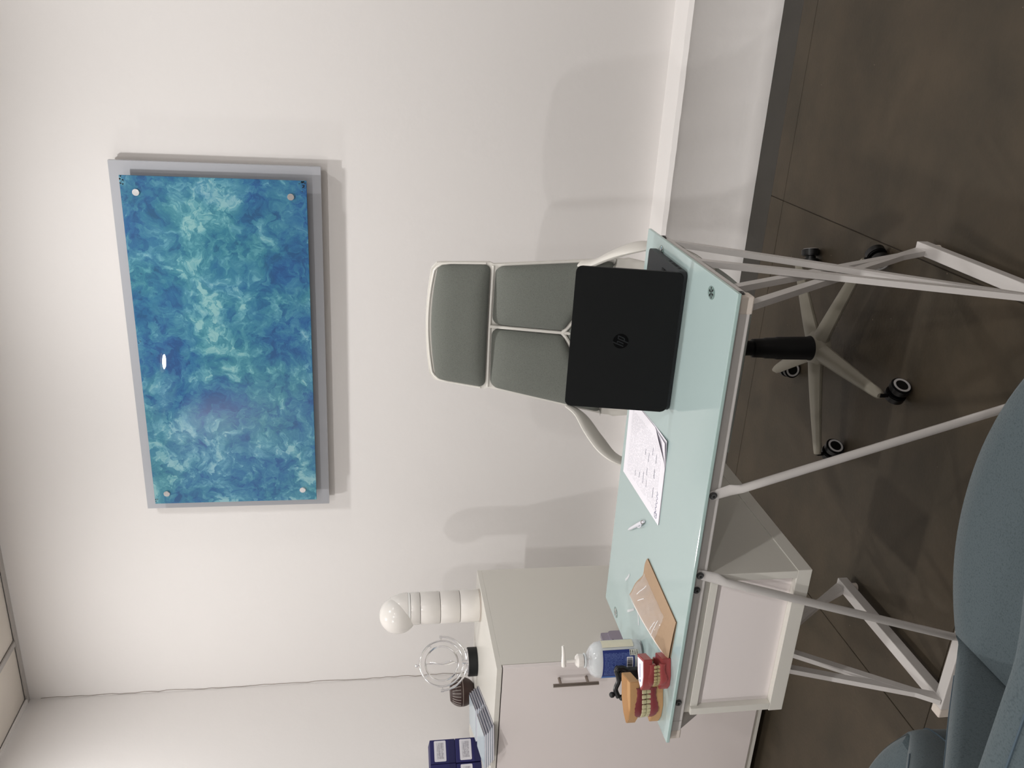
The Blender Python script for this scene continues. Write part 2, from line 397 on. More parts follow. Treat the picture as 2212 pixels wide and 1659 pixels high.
# ------------------------------------------------------------------ glass desk
D = 0.745; GXL, GXR, GYF, GYB = -0.3705, 0.7007, -1.7457, -1.1908
FXL, FXR, FYF, FYB = -0.352, 0.690, -1.7306, -1.215
dk = thing('glass_desk', 'white metal desk with pale green frosted glass top and crossed bar legs', 'desk', (0.165, -1.468, 0))
OX, OY = 0.165, -1.468
def L3(x, y, z): return (x-OX, y-OY, z)
def dbox(x0, x1, y0, y1, z0, z1, bev=0.0): return box(x0-OX, x1-OX, y0-OY, y1-OY, z0, z1, bev)
bm = dbox(GXL, GXR, GYF, GYB, D-0.008, D, 0.0015)
for f in bm.faces:
    if abs(f.normal.z) < 0.5: f.material_index = 1
gt = obj('glass_top', bm, [M_GLASS, M_GLASSEDGE], dk)
M_CLEAR = mat('clear_glass_spot', (120, 140, 136), rough=0.1)
for (x, y) in ((0.667, -1.624), (0.672, -1.304), (-0.345, -1.295), (-0.345, -1.64)):
    bm = NB(); prism(bm, [(x-OX+0.0135*math.cos(a)*1.0, y-OY+0.018*math.sin(a)) for a in [i*PI/14 for i in range(28)]], D, D+0.0004)
    sp = obj('clear_spot', bm, M_CLEAR, gt, label='clear spot in the glass showing the chrome fixing')
    bm = NB()
    for k in range(6):
        a = k*PI/3+0.3; c, s = math.cos(a), math.sin(a); n_ = (-s, c)
        A = bm.verts.new(L3(x, y, D+0.0014)); R = 0.0115
        p = [bm.verts.new(L3(x+R*c*1.0+n_[0]*0.0028*q, y+R*s+n_[1]*0.0028*q, D+0.0005)) for q in (-1, 1)]
        top = bm.verts.new(L3(x+R*c, y+R*s, D+0.0011))
        bm.faces.new((A, p[0], top)); bm.faces.new((A, top, p[1]))
    obj('fixing_star', bm, M_CHROME, gt)
B = 0.030; ZT = D-0.008
obj('front_rail', dbox(FXL+B, FXR-B, FYF, FYF+B, ZT-B, ZT, 0.002), M_WMETAL, dk)
obj('back_rail', dbox(FXL+B, FXR-B, FYB-B, FYB, ZT-B, ZT, 0.002), M_WMETAL, dk)
obj('end_rail', dbox(FXL, FXL+B, FYF, FYB, ZT-B, ZT, 0.002), M_WMETAL, dk)
obj('end_rail', dbox(FXR-B, FXR, FYF, FYB, ZT-B, ZT, 0.002), M_WMETAL, dk)
obj('floor_rail', dbox(FXL, FXL+B, FYF+B, FYB, 0.015, 0.015+B, 0.002), M_WMETAL, dk)
obj('floor_rail', dbox(FXR-B, FXR, FYF+B, FYB, 0.015, 0.015+B, 0.002), M_WMETAL, dk)
obj('floor_rail', dbox(FXL, FXR, FYF, FYF+B, 0.015, 0.015+B, 0.002), M_WMETAL, dk)
def legbar(x, y0, z0, y1, z1):
    bm = NB(); bar(bm, L3(x, y0, z0), L3(x, y1, z1), 0.013, 0.0195, (1, 0, 0)); obj('leg_bar', bm, M_WMETAL, dk)
for x in (FXR-0.015, FXL+0.015):
    i_, o_ = x-0.0075, x+0.0075                          # two layers of bars crossing
    legbar(i_, FYB-0.012, 0.042, FYF+0.012, ZT-B+0.006); legbar(i_+0.0004, FYB-0.030, 0.042, FYF+0.120, ZT-B+0.006)
    legbar(o_, FYF+0.012, 0.042, FYB-0.045, ZT-B+0.006); legbar(o_-0.0004, FYF+0.026, 0.042, FYB-0.225, ZT-B+0.006)
    for y in (FYF+0.03, FYB-0.03):
        bm = NB(); cyl(bm, L3(x, y, 0.0), L3(x, y, 0.016), 0.013, n=16); obj('foot_glide', bm, M_WPLAST, dk, smooth=True)
# plastic sleeves at the rail corners
for (x0, x1, z0, z1) in ((FXL-0.022, FXL+0.003, ZT-B-0.001, ZT-0.002), (FXR-0.034, FXR+0.0012, ZT-B-0.0035, ZT-0.001), (FXL-0.020, FXL+0.006, 0.014, 0.046)):
    obj('corner_sleeve', dbox(x0, x1, FYF-0.0012, FYF+B, z0, z1, 0.003), M_WPLAST, dk)
def brace(xt, xb):
    zt = ZT-0.016; pts = [(xt, FYF-0.005, zt+0.008), (xt, FYF-0.005, zt-0.012)]
    d = Vector((xb-xt, 0, 0.03-zt)).normalized()
    a = Vector((xt, FYF-0.008, zt)); b_ = Vector((xb, FYF-0.008, 0.03))
    bm = NB(); x, y, _ = Vector((0, 1, 0)), d.cross(Vector((0, 1, 0))), d
    rings = []; Lg = (b_-a).length
    for s, wy, wx in ((-0.012, 0.0022, 0.011), (0.035, 0.0022, 0.013), (0.055, 0.009, 0.009), (0.12, 0.009, 0.009), (Lg-0.055, 0.009, 0.009), (Lg-0.035, 0.0022, 0.013), (Lg+0.012, 0.0022, 0.011)):
        c = a+d*s; c.y = FYF-max(wy, 0.0022)-0.0006
        rings.append([bm.verts.new(Vector(L3(*(c+y*wx*math.cos(2*PI*k/14)+x*wy*math.sin(2*PI*k/14))))) for k in range(14)])
    for A, Bq in zip(rings, rings[1:]):
        for k in range(14): bm.faces.new((A[k], A[(k+1) % 14], Bq[(k+1) % 14], Bq[k]))
    bm.faces.new(rings[0][::-1]); bm.faces.new(rings[-1])
    obj('brace', bm, M_WMETAL, dk, smooth=True)
brace(0.272, 0.49); brace(0.079, -0.134)
def bolt(p, nrm, r=0.0075):
    p = Vector(L3(*p)); n_ = Vector(nrm); bm = NB(); cyl(bm, p, p+n_*0.0018, r*1.1, n=18); cyl(bm, p+n_*0.0018, p+n_*0.005, r*0.78, n=14)
    b_ = obj('bolt', bm, M_BOLT, dk, smooth=True)
    bm = NB(); cyl(bm, p+n_*0.005, p+n_*0.0053, r*0.36, n=6); obj('hex_socket', bm, M_DARK, b_)
for x, dy in ((0.272, -0.0052), (0.079, -0.0052), (0.039, -0.0), (-0.267, -0.0)): bolt((x, FYF+dy, ZT-0.012), (0, -1, 0))
bolt((-0.134, FYF-0.0052, 0.03), (0, -1, 0)); bolt((0.49, FYF-0.0052, 0.03), (0, -1, 0)); bolt((FXR, -1.712, ZT-0.013), (1, 0, 0)); bolt((FXR, FYB-0.03, ZT-0.013), (1, 0, 0))

# ------------------------------------------------------------------ storage unit hung below the desk
def cbx(x0, x1, y0, y1, z0, z1, b=0.0008): return box(x0-OX, x1-OX, y0-OY, y1-OY, z0, z1, b)
x0, x1, yf, yb = -0.309, 0.074, -1.7285, -1.19
cb = obj('drawer_unit', cbx(x0-0.003, x1+0.002, yf, yb, 0.464, 0.497), M_WLAM, dk, label='white laminate drawer unit hung below the left end')
obj('top_board', cbx(x0, x1, yf+0.01, yb, 0.690, ZT-B), M_WLAM, cb)
obj('side_panel', cbx(x0, x0+0.018, yf, yb, 0.497, 0.690), M_WLAM, cb)
obj('side_panel', cbx(x1-0.018, x1, yf, yb, 0.497, 0.690), M_WLAM, cb)
obj('back_panel', cbx(x0+0.018, x1-0.018, yf+0.016, yf+0.024, 0.497, 0.690), M_WLAMF, cb)
obj('top_rail', cbx(x0+0.018, x1-0.018, yf+0.008, yf+0.016, 0.672, 0.690), M_WLAM, cb)
obj('drawer_front', cbx(x0+0.002, x1-0.002, yb, yb+0.018, 0.500, 0.594), M_WLAMF, cb)
obj('drawer_front', cbx(x0+0.002, x1-0.002, yb, yb+0.018, 0.598, 0.704), M_WLAMF, cb)
for sx in (x0+0.03, x1-0.03):
    obj('hanger_plate', cbx(sx-0.012, sx+0.012, yf+0.012, yf+0.03, ZT-B, ZT-B+0.0008), M_STEEL, cb)

# ------------------------------------------------------------------ tall cabinet
K = 1.0057; CX1, CX0, CYF, CYB = -0.8137, -1.614, -0.950, -0.3884
ct = thing('cabinet', 'tall white laminate cabinet with a steel bar handle in the room corner', 'cabinet', ((CX0+CX1)/2, (CYF+CYB)/2, 0))
ox, oy = (CX0+CX1)/2, (CYF+CYB)/2
def kb(x0, x1, y0, y1, z0, z1, b=0.001): return box(x0-ox, x1-ox, y0-oy, y1-oy, z0, z1, b)
obj('top_panel', kb(CX0, CX1, CYF, CYB, K-0.018, K), M_WLAM, ct)
obj('side_panel', kb(CX1-0.018, CX1, CYF+0.0195, CYB, 0.052, K-0.018), M_WLAM, ct)
obj('side_panel', kb(CX0, CX0+0.018, CYF+0.0195, CYB, 0.052, K-0.018), M_WLAM, ct)
obj('bottom_panel', kb(CX0, CX1, CYF+0.012, CYB, 0.028, 0.052), M_WLAM, ct)
obj('back_board', kb(CX0+0.018, CX1-0.018, CYB-0.01, CYB, 0.052, K-0.018), M_WLAM, ct)
dr = obj('door', kb(CX1-0.60, CX1, CYF, CYF+0.0175, 0.056, K-0.0215), M_WLAMF, ct)
obj('door', kb(CX0, CX1-0.603, CYF, CYF+0.0175, 0.056, K-0.0215), M_WLAMF, ct)
for x in (CX0+0.06, CX1-0.06):
    for y in (CYF+0.08, CYB-0.06):
        bm = NB(); cyl(bm, (x-ox, y-oy, 0), (x-ox, y-oy, 0.028), 0.02, n=16); obj('foot', bm, M_DARK, ct)
hx = -0.868-ox; hy = CYF-0.034-oy
bm = NB(); cyl(bm, (hx, hy, 0.665), (hx, hy, 0.819), 0.006, n=18)
for z in (0.70, 0.793): cyl(bm, (hx, hy, z), (hx, CYF-oy, z), 0.0048, n=14)
obj('handle', bm, M_STEEL, dr, smooth=True, label='brushed steel bar handle')
# ------------------------------------------------------------------ pale lavender plate on cabinet side
lv = thing('cable_clip', 'small lavender grey plastic fitting on the side of the white cabinet', 'fitting', (CX1, -0.85, 0.575))
M_LAV = mat('lavender_grey_plastic', (158, 150, 164), rough=0.45)
M_LAVD = mat('dark_slot', (48, 38, 52), rough=0.8)
bm = NB(); prism(bm, rrect(0.075, 0.052, 0.008), 0, 0.012, lambda a, b, c: Vector((c, a, b+0.022))); obj('back_plate', bm, M_LAV, lv, smooth=True)
bm = NB(); prism(bm, rrect(0.085, 0.070, 0.012), 0.0121, 0.020, lambda a, b, c: Vector((c, a-0.006, b-0.012))); obj('front_cover', bm, M_LAV, lv, smooth=True)
bm = NB(); bx(bm, 0.0121, 0.0127, -0.014, -0.010, 0.022, 0.044); obj('slot', bm, M_LAVD, lv)
bm = NB(); bx(bm, 0.0121, 0.0127, -0.032, -0.028, 0.026, 0.045); obj('slot', bm, M_LAVD, lv)
bm = NB(); tube(bm, [(0.0202, -0.010, 0.016), (0.0202, -0.014, 0.014), (0.0202, -0.018, 0.011), (0.0202, -0.026, 0.008)], 0.0016, n=6); obj('slot', bm, M_LAVD, lv)
bm = NB()
tube(bm, catmull([(0.0202, -0.004, -0.028), (0.0202, -0.012, -0.031), (0.0202, -0.024, -0.028)], 4), 0.001, n=6)
obj('slot', bm, M_LAVD, lv)

# ------------------------------------------------------------------ things on the cabinet
# white cylinder with a ball head
cx, cy = -0.893, -0.502
t = thing('ball_head_lamp', 'white cylinder of stacked rings topped with a glossy round ball head', 'lamp', (cx, cy, K))
R0 = 0.060
obj('base_ring', lathe(NB(), [(R0-0.002, 0), (R0+0.001, 0.001), (R0+0.001, 0.003), (R0-0.003, 0.004)], n=48), M_WPLAST, t, smooth=True)
hs = [0.004, 0.078, 0.152, 0.226, 0.262]
for a, b in zip(hs, hs[1:]):
    obj('body_segment', lathe(NB(), [(R0-0.004, a), (R0-0.001, a+0.0006), (R0, a+0.002), (R0, b-0.003), (R0-0.001, b-0.0016), (R0-0.004, b-0.001)], n=48), M_WHITE, t, smooth=True)
obj('collar', lathe(NB(), [(R0-0.002, 0.262), (R0-0.001, 0.263), (R0-0.001, 0.270), (R0-0.002, 0.271)], n=48), mat('bright_collar', (246, 246, 243), rough=0.1), t, smooth=True)
obj('shoulder', lathe(NB(), [(R0, 0.271), (R0-0.0005, 0.282), (R0-0.003, 0.298), (R0-0.008, 0.314), (R0-0.016, 0.330), (R0-0.028, 0.344), (0.015, 0.352), (0, 0.354)], n=48), M_WHITE, t, smooth=True)
bm = NB(); bmesh.ops.create_uvsphere(bm, u_segments=48, v_segments=28, radius=0.069)
bmesh.ops.translate(bm, verts=bm.verts, vec=(-0.020, -0.008, 0.306)); obj('ball_head', bm, M_WHITE, t, smooth=True)
# chrome kinetic sculpture; ring plane faces the camera
cx, cy = -1.158, -0.500; fa = math.atan2(-3.197-cy, 1.123-cx)
t = thing('kinetic_sculpture', 'chrome perpetual motion sculpture of nested rings on a round black base', 'ornament', (cx, cy, K), fa+PI/2)
# local x = across, z = up, -y = towards viewer
obj('base', lathe(NB(), [(0.053, 0), (0.055, 0.001), (0.055, 0.034), (0.053, 0.036)], n=40), mat('matte_black_base', (10, 11, 13), rough=0.55), t, smooth=True)
obj('base_plate', lathe(NB(), [(0.050, 0.036), (0.050, 0.038), (0, 0.039)], n=40), M_CHROME, t, smooth=True)
ZC = 0.136
def ringpts(r, a0=0, a1=2*PI, n=64, c=(0, 0, ZC), tl=0.0):
    out = []
    for i in range(n):
        a = a0+(a1-a0)*i/(n if abs(a1-a0-2*PI) < 1e-6 else n-1)
        out.append((c[0]+r*math.cos(a), tl*math.cos(a), c[2]+r*math.sin(a)))
    return out
bm = NB(); tube(bm, ringpts(0.099, math.radians(182), math.radians(358), 60), 0.0040, n=10, up=(0, 1, 0))
for a in (182, 358):
    p = Vector((0.099*math.cos(math.radians(a)), 0, ZC+0.099*math.sin(math.radians(a))))
    cyl(bm, p+Vector((0, 0, -0.002)), p+Vector((0, 0, 0.010)), 0.006, n=14)
    cyl(bm, p+Vector((0, 0, 0.004)), Vector((math.copysign(0.084, p.x), 0, ZC)), 0.0016, n=8)
obj('support_arc', bm, M_CHROME, t, smooth=True)
bm = NB(); cyl(bm, (0, 0, 0.038), (0, 0, 0.058), 0.008, n=16)
for sx in (-1, 1): bmesh.ops.create_uvsphere(bm, u_segments=12, v_segments=8, radius=0.005, matrix=Matrix.Translation((sx*0.034, 0, 0.042)))
obj('post', bm, M_CHROME, t, smooth=True)
obj('outer_ring', tube(NB(), ringpts(0.084, tl=0.006), 0.0038, n=10, closed=True), M_CHROME, t, smooth=True)
obj('inner_ring', tube(NB(), ringpts(0.063), 0.0036, n=8, closed=True, sy=1.7, up=(0, 1, 0)), M_CHROME, t, smooth=True)
for a in (125, 305):
    bm = NB(); cyl(bm, (0.063*math.cos(math.radians(a)), 0, ZC+0.063*math.sin(math.radians(a))), (0.084*math.cos(math.radians(a)), 0, ZC+0.084*math.sin(math.radians(a))), 0.0014, n=8)
    obj('ring_axle', bm, M_CHROME, t, smooth=True)
bm = NB(); bmesh.ops.create_uvsphere(bm, u_segments=16, v_segments=12, radius=0.0065, matrix=Matrix.Translation((-0.004, 0, ZC+0.098))); cyl(bm, (-0.002, 0, ZC+0.083), (-0.003, 0, ZC+0.093), 0.003, n=10)
obj('top_knob', bm, M_CHROME, t, smooth=True)
for a in (35, 232):
    bm = NB(); bmesh.ops.create_uvsphere(bm, u_segments=12, v_segments=8, radius=0.0048, matrix=Matrix.Translation((0.076*math.cos(math.radians(a)), -0.005, ZC+0.076*math.sin(math.radians(a)))))
    obj('ring_bead', bm, M_CHROME, t, smooth=True)
def twist(u, v):
    a = u*2*PI; z = (v-0.5)*0.112; prof = max(0.06, math.sin(v*PI))**0.8; an = v*2.6
    x = 0.012*prof*math.cos(a); y = 0.0035*prof*math.sin(a)
    return Vector((x*math.cos(an)-y*math.sin(an)+0.002*math.sin(v*9), x*math.sin(an)+y*math.cos(an), ZC+z))
bm = NB(); grid(bm, 14, 24, twist, True); cyl(bm, (0, 0, ZC-0.063), (0, 0, ZC-0.052), 0.0013, n=8); cyl(bm, (0, 0, ZC+0.052), (0, 0, ZC+0.063), 0.0013, n=8)
obj('twisted_spindle', bm, M_CHROME, t, smooth=True)
# dark brown ball diffuser
t = thing('ball_diffuser', 'dark brown ball shaped diffuser with slotted top and pale band behind chrome sculpture', 'diffuser', (-1.338, -0.462, K))
M_BROWN = mat('dark_brown_wood_grain', (56, 38, 34), rough=0.45, var=0.25, scale=30)
def sphprof(z0, z1, n=14):
    R = 0.0565; zc = 0.048; out = []
    for i in range(n+1):
        z = z0+(z1-z0)*i/n; out.append((math.sqrt(max(0, R*R-(z-zc)**2)), z))
    return out
obj('lower_shell', lathe(NB(), sphprof(0.0, 0.046), n=40), M_BROWN, t, smooth=True)
obj('band', lathe(NB(), [(0.050, 0.046), (0.0566, 0.0462), (0.0566, 0.0478), (0.050, 0.048)], n=40), mat('pale_band', (170, 160, 150), rough=0.4), t, smooth=True)
obj('upper_shell', lathe(NB(), sphprof(0.048, 0.094)+[(0.0, 0.094)], n=40), M_BROWN, t, smooth=True)
M_SLOT = mat('pale_slot', (178, 170, 164), rough=0.6)
for k in range(26):
    a = 2*PI*k/26; bm = NB(); pts = []
    for j in range(7):
        z = 0.056+0.032*j/6; r = math.sqrt(0.0565**2-(z-0.048)**2)+0.0002; pts.append((r*math.cos(a), r*math.sin(a), z))
    tube(bm, pts, 0.0011, n=5); obj('slot', bm, M_SLOT, t)
# fanned brochures in two stacks
M_COVER = mat('navy_cover_print', (34, 40, 66), rough=0.25, var=0.4, scale=18)
M_COVT = mat('pale_cover_print', (186, 198, 206), rough=0.25, var=0.06, scale=9)
def brochure(name, x, y, z, rz, w_, l_, label, group):
    t = thing(name, label, 'brochure', (x, y, z), rz, group)
    obj('pages', box(-w_/2, w_/2, -l_/2, l_/2, 0.0010, 0.0052), M_PAPER, t)
    obj('back_cover', box(-w_/2-0.001, w_/2+0.001, -l_/2-0.001, l_/2+0.001, 0, 0.0009), M_COVER, t)
    obj('front_cover', box(-w_/2-0.001, w_/2-0.006, -l_/2-0.001, l_/2+0.001, 0.0053, 0.0062), M_COVT, t)
    obj('dark_border', box(w_/2-0.006, w_/2+0.0018, -l_/2-0.001, l_/2+0.001, 0.0053, 0.0063), M_COVER, t, label='dark printed border along the edge')
ORD = ['bottom', 'second lowest', 'middle', 'second highest', 'topmost']
dv = Vector((0.41, -0.91)); pv = Vector((-0.91, -0.41)); rzm = math.atan2(-0.91, 0.41)+PI/2
for k in range(5):
    c = Vector((-1.215, -0.560))+pv*(0.060+0.0085*k)+dv*(0.105-0.010*k+0.02)
    brochure('brochure', c.x, c.y, K+0.0064*k, rzm+0.02*math.sin(k*2.1), 0.115, 0.20, '%s pale brochure of the fanned back stack on the cabinet beside the brown ball' % ORD[k], 'brochures in the back stack')
for k in range(5):
    c = Vector((-1.118, -0.775))+pv*(0.060+0.0085*k)+dv*(0.105-0.004*k-0.0)
    brochure('brochure', c.x, c.y-0.002, K+0.0064*k, rzm-0.03+0.015*math.sin(k*1.7+1), 0.115, 0.20, '%s pale brochure of the stack at the front edge of the cabinet top' % ORD[k], 'brochures in the front stack')
# blue cartons
M_NAVY = mat('navy_carton', (26, 25, 84), rough=0.55, var=0.06)
M_NAVYD = mat('navy_flap', (21, 20, 70), rough=0.6)
def print_mat(name, base, ink, rows, words, u='X', v='Z', lo=0.0, hi=1.0, dens=0.45, lx=0.08, hx=0.92):
    """rows of fine unreadable print on a flat label: generated coordinates of the label itself"""
    m = mat(name, base, rough=0.5, var=0.005); nt = m.node_tree; N = nt.nodes; L = nt.links; b = N['Principled BSDF']
    tc = [n for n in N if n.type == 'TEX_COORD'][0]; sp = N.new('ShaderNodeSeparateXYZ'); L.new(tc.outputs['Generated'], sp.inputs[0])
    def ma(op, a, b_=None):
        q = N.new('ShaderNodeMath'); q.operation = op
        for i, z in enumerate((a, b_)):
            if z is None: continue
            if isinstance(z, (int, float)): q.inputs[i].default_value = z
            else: L.new(z, q.inputs[i])
        return q.outputs[0]
    U, Vv = sp.outputs[u], sp.outputs[v]
    r = ma('MULTIPLY', Vv, rows); fr = ma('FRACT', r); line = ma('MULTIPLY', ma('GREATER_THAN', fr, 0.35), ma('LESS_THAN', fr, 0.78))
    ro = ma('FLOOR', r)
    cb_ = N.new('ShaderNodeCombineXYZ'); L.new(ma('MULTIPLY', U, words), cb_.inputs[0]); L.new(ma('MULTIPLY', ro, 7.31), cb_.inputs[1])
    no = N.new('ShaderNodeTexNoise'); no.inputs['Scale'].default_value = 1.0; no.inputs['Detail'].default_value = 3; L.new(cb_.outputs[0], no.inputs['Vector'])
    wd = ma('GREATER_THAN', no.outputs['Fac'], dens)
    msk = ma('MULTIPLY', line, wd)
    for op, c_, val in (('GREATER_THAN', Vv, lo), ('LESS_THAN', Vv, hi), ('GREATER_THAN', U, lx), ('LESS_THAN', U, hx)): msk = ma('MULTIPLY', msk, ma(op, c_, val))
    old = b.inputs['Base Color'].links[0].from_socket
    mx = N.new('ShaderNodeMix'); mx.data_type = 'RGBA'; L.new(msk, mx.inputs['Factor']); L.new(old, mx.inputs['A']); mx.inputs['B'].default_value = s2l(ink)+(1,)
    L.new(mx.outputs['Result'], b.inputs['Base Color']); return m
M_BLAB = print_mat('carton_label_print', (206, 204, 210), (96, 94, 104), 11, 34, 'X', 'Z', 0.2, 0.78, 0.42, 0.12, 0.9)
fx = math.atan2(-0.83, -0.55)          # direction of the face line going left
def carton(bx_, by_, bz, wl, label, lab=True, w_=0.086, h_=0.094, dp=0.11):
    t = thing('carton', label, 'box', (bx_, by_, bz), fx-PI, 'navy blue cartons on the cabinet')
    t.location = (bx_, by_, bz)
    # local: +x right along face, -y towards viewer ; origin = right bottom front corner
    obj('carton_body', box(-w_, 0, 0.0, dp, 0, h_, 0.0008, 1), M_NAVY, t)
    obj('lid_flap', box(-w_+0.001, -0.001, -0.0012, 0.0, 0.0, 0.024), M_NAVYD, t)
    if lab:
        bm = NB(); prism(bm, rrect(w_*0.86, h_*0.47, 0.004), 0, 0.0006, lambda a, b, c: Vector((a-w_/2+0.002, -0.0014-c+0.0008, b+h_*0.60)))
        obj('label_sticker', bm, M_BLAB, t, label='white printed sticker')
    return t
d_ = Vector((math.cos(fx), math.sin(fx), 0))
P0 = Vector((-1.372, -0.672, K))
carton(P0.x, P0.y, P0.z, 0, 'lower right navy blue carton with a white label, on the cabinet top')
q = P0+d_*0.089; carton(q.x, q.y, q.z, 0, 'lower left navy blue carton with a white label, cut by the frame')
q = P0+Vector((0, 0, 0.0955))-d_*0.002+Vector((-0.006, 0.003, 0)); carton(q.x, q.y, q.z, 0, 'upper right navy blue carton with a white label, topmost of its pair')
q = P0+d_*0.087+Vector((0, 0, 0.0955)); carton(q.x, q.y, q.z, 0, 'upper left navy blue carton without a label', lab=False)

# ------------------------------------------------------------------ laptop
M_LAP = mat('black_laptop_plastic', (14, 16, 17), rough=0.5, var=0.04, scale=30, spec=0.22)
M_DECK = mat('dark_grey_deck', (34, 36, 39), rough=0.5)
lp = thing('laptop', 'open black laptop on the right end of the glass desk with its lid back showing', 'laptop', (0.511, -1.378, D+0.0004))
# local: hinge at y=-0.112 (camera side), deck runs to y=+0.113
bm = NB(); prism(bm, rrect(0.322, 0.224, 0.012, 5, 0, 0), 0.003, 0.017); obj('base', bm, M_DECK, lp, smooth=True)
bm = NB()
for r in range(5):
    for k in range(14): bx(bm, -0.142+k*0.0204, -0.142+k*0.0204+0.0172, -0.088+r*0.0192, -0.088+r*0.0192+0.016, 0.017, 0.0186)
obj('keyboard', bm, M_BLACK, lp, kind='stuff')
bm = NB(); bx(bm, -0.05, 0.05, 0.025, 0.085, 0.0170, 0.0174); obj('touchpad', bm, M_LAP, lp)
bm = NB()
for (y, l) in ((-0.085, 0.012), (-0.064, 0.014), (-0.045, 0.013), (-0.022, 0.009)): bx(bm, 0.1606, 0.1614, y, y+l, 0.0055, 0.0115)
obj('ports', bm, M_DARK, lp)
bm = NB()
for sx in (-1, 1):
    for sy in (-1, 1): cyl(bm, (sx*0.13, sy*0.09, 0), (sx*0.13, sy*0.09, 0.003), 0.006, n=12)
obj('rubber_feet', bm, M_BLACK, lp)
ta = math.atan2(0.045, 0.222)              # lid leans away from the camera
H0 = Vector((0, -0.114, 0.010)); LH = 0.228
ex = Vector((1, 0, 0)); eu = Vector((0, math.sin(ta), math.cos(ta))); en = Vector((0, -math.cos(ta), math.sin(ta)))
def lid(x, v, n_): return H0+ex*x+eu*v+en*n_
bm = NB(); prism(bm, rrect(0.322, LH, 0.013, 6, 0, LH/2), 0.0, 0.007, lambda a, b, c: lid(a, b, c-0.004))
bmesh.ops.bevel(bm, geom=[e for e in bm.edges if len(e.link_faces) == 2 and any(len(f.verts) > 8 for f in e.link_faces)], offset=0.0015, segments=2, affect='EDGES')
ld_ = obj('lid', bm, M_LAP, lp, smooth=True)
bm = NB(); prism(bm, rrect(0.306, 0.185, 0.003, 3, 0, LH/2+0.006), 0.0, 0.0004, lambda a, b, c: lid(a, b, -0.0042-c)); obj('screen', bm, mat('dark_screen', (8, 8, 10), rough=0.15), ld_)
for sx in (-1, 1):
    bm = NB(); cyl(bm, (sx*0.11-0.02, -0.110, 0.0125), (sx*0.11+0.02, -0.110, 0.0125), 0.0035, n=14); obj('hinge', bm, M_BLACK, lp, smooth=True)
LC = (0.0, 0.118); LR = 0.0170
bm = NB(); prism(bm, [(LC[0]+LR*math.cos(2*PI*i/48), LC[1]+LR*math.sin(2*PI*i/48)) for i in range(48)], 0.003, 0.0032, lambda a, b, c: lid(a, b, c))
em = obj('emblem', bm, mat('emblem_gloss_black', (3, 4, 5), rough=0.35, spec=0.1), ld_, label='round gloss black emblem with slanted letters hp')
k_ = LR/310.0
strokes = [((-50, 322), (-212, -122)), ((-14, 100), (-104, -120)), ((-72, 125), (0, 125)), ((100, 115), (-58, -305)), ((218, 105), (128, -120)), ((80, 110), (232, 110)), ((28, -138), (128, -138))]
bm = NB()
for a, b in strokes:
    a = Vector((a[0], a[1])); b = Vector((b[0], b[1])); d = (b-a).normalized()
    # slanted strokes with horizontal ends
    if abs(d.y) > 0.5: hw_ = 25; q = [(a.x-hw_, a.y), (a.x+hw_, a.y), (b.x+hw_, b.y), (b.x-hw_, b.y)]
    else: q = [(a.x, a.y-22), (b.x, b.y-22), (b.x, b.y+22), (a.x, a.y+22)]
    q = [(LC[0]+x*k_, LC[1]+y*k_) for x, y in q]
    prism(bm, q, 0.0032, 0.00335, lambda a_, b_, c: lid(a_, b_, c))
obj('hp_letters', bm, mat('emblem_grey', (30, 32, 34), rough=0.5, spec=0.2), em)

# ------------------------------------------------------------------ document on the desk
t = thing('document', 'stapled printed A4 form with handwriting lying beside the laptop', 'document', (0.168, -1.367, D), math.radians(2.8))
M_FORM = print_mat('printed_form', (236, 233, 240), (208, 206, 214), 34, 60, 'X', 'Y', 0.10, 0.90, 0.46, 0.09, 0.9)
for k, (dx, dy, rr) in enumerate(((0.003, 0.001, 0.006), (-0.001, 0.002, -0.003), (0.001, 0.0, 0.0))):
    top = k == 2
    def sheet(u, v, k=k, top=top):
        x = (u-0.5)*0.21; y = (v-0.5)*0.297
        c = max(0.0, (u-0.72)/0.28)*max(0.0, (0.3-v)/0.3)
        z = 0.0004+k*0.0009+0.011*c*(0.35+0.32*k)
        # fold the corner gently back as it rises
        return Vector((x-0.010*c*(k == 2)*1.0, y+0.030*c*(k == 2), z))
    bm = NB(); grid(bm, 17, 17, sheet)
    r = bmesh.ops.extrude_face_region(bm, geom=bm.faces[:]); bmesh.ops.translate(bm, verts=[e for e in r['geom'] if isinstance(e, bmesh.types.BMVert)], vec=(0, 0, 0.0003))
    o = obj('page', bm, M_FORM if top else M_PAPER, t, smooth=True, loc=(dx, dy, 0), rot=(0, 0, rr))
# handwriting
M_INK = mat('grey_blue_ink', (96, 96, 118), rough=0.6)
rh = random.Random(4)
bm = NB()
def scribble(x, y, n_, amp, st):
    pts = []
    for i in range(n_*4):
        pts.append((x-i*st/4*1.0, y+amp*math.sin(i*1.9+rh.random())*rh.uniform(0.4, 1), 0.0026))
    tube(bm, pts, 0.0005, n=4)
for (x, y, n_, amp) in ((0.05, -0.088, 6, 0.003), (0.01, -0.085, 6, 0.004), (-0.035, -0.09, 7, 0.003), (0.055, -0.06, 5, 0.002), (0.03, -0.036, 6, 0.002), (-0.01, -0.034, 5, 0.002), (-0.04, -0.038, 5, 0.002), (0.03, -0.01, 4, 0.002), (-0.03, -0.012, 8, 0.002), (-0.045, 0.018, 4, 0.002), (-0.055, 0.05, 4, 0.002)):
    scribble(x, y, n_, amp, 0.004)
obj('handwriting', bm, M_INK, t, kind='stuff')
bm = NB(); pts = []                                    # looping letterhead mark near the front left corner
for i in range(60):
    a = i*0.55; pts.append((-0.088+i*0.00095, -0.122+0.0038*math.sin(a)+0.001*math.sin(i*0.13), 0.0026))
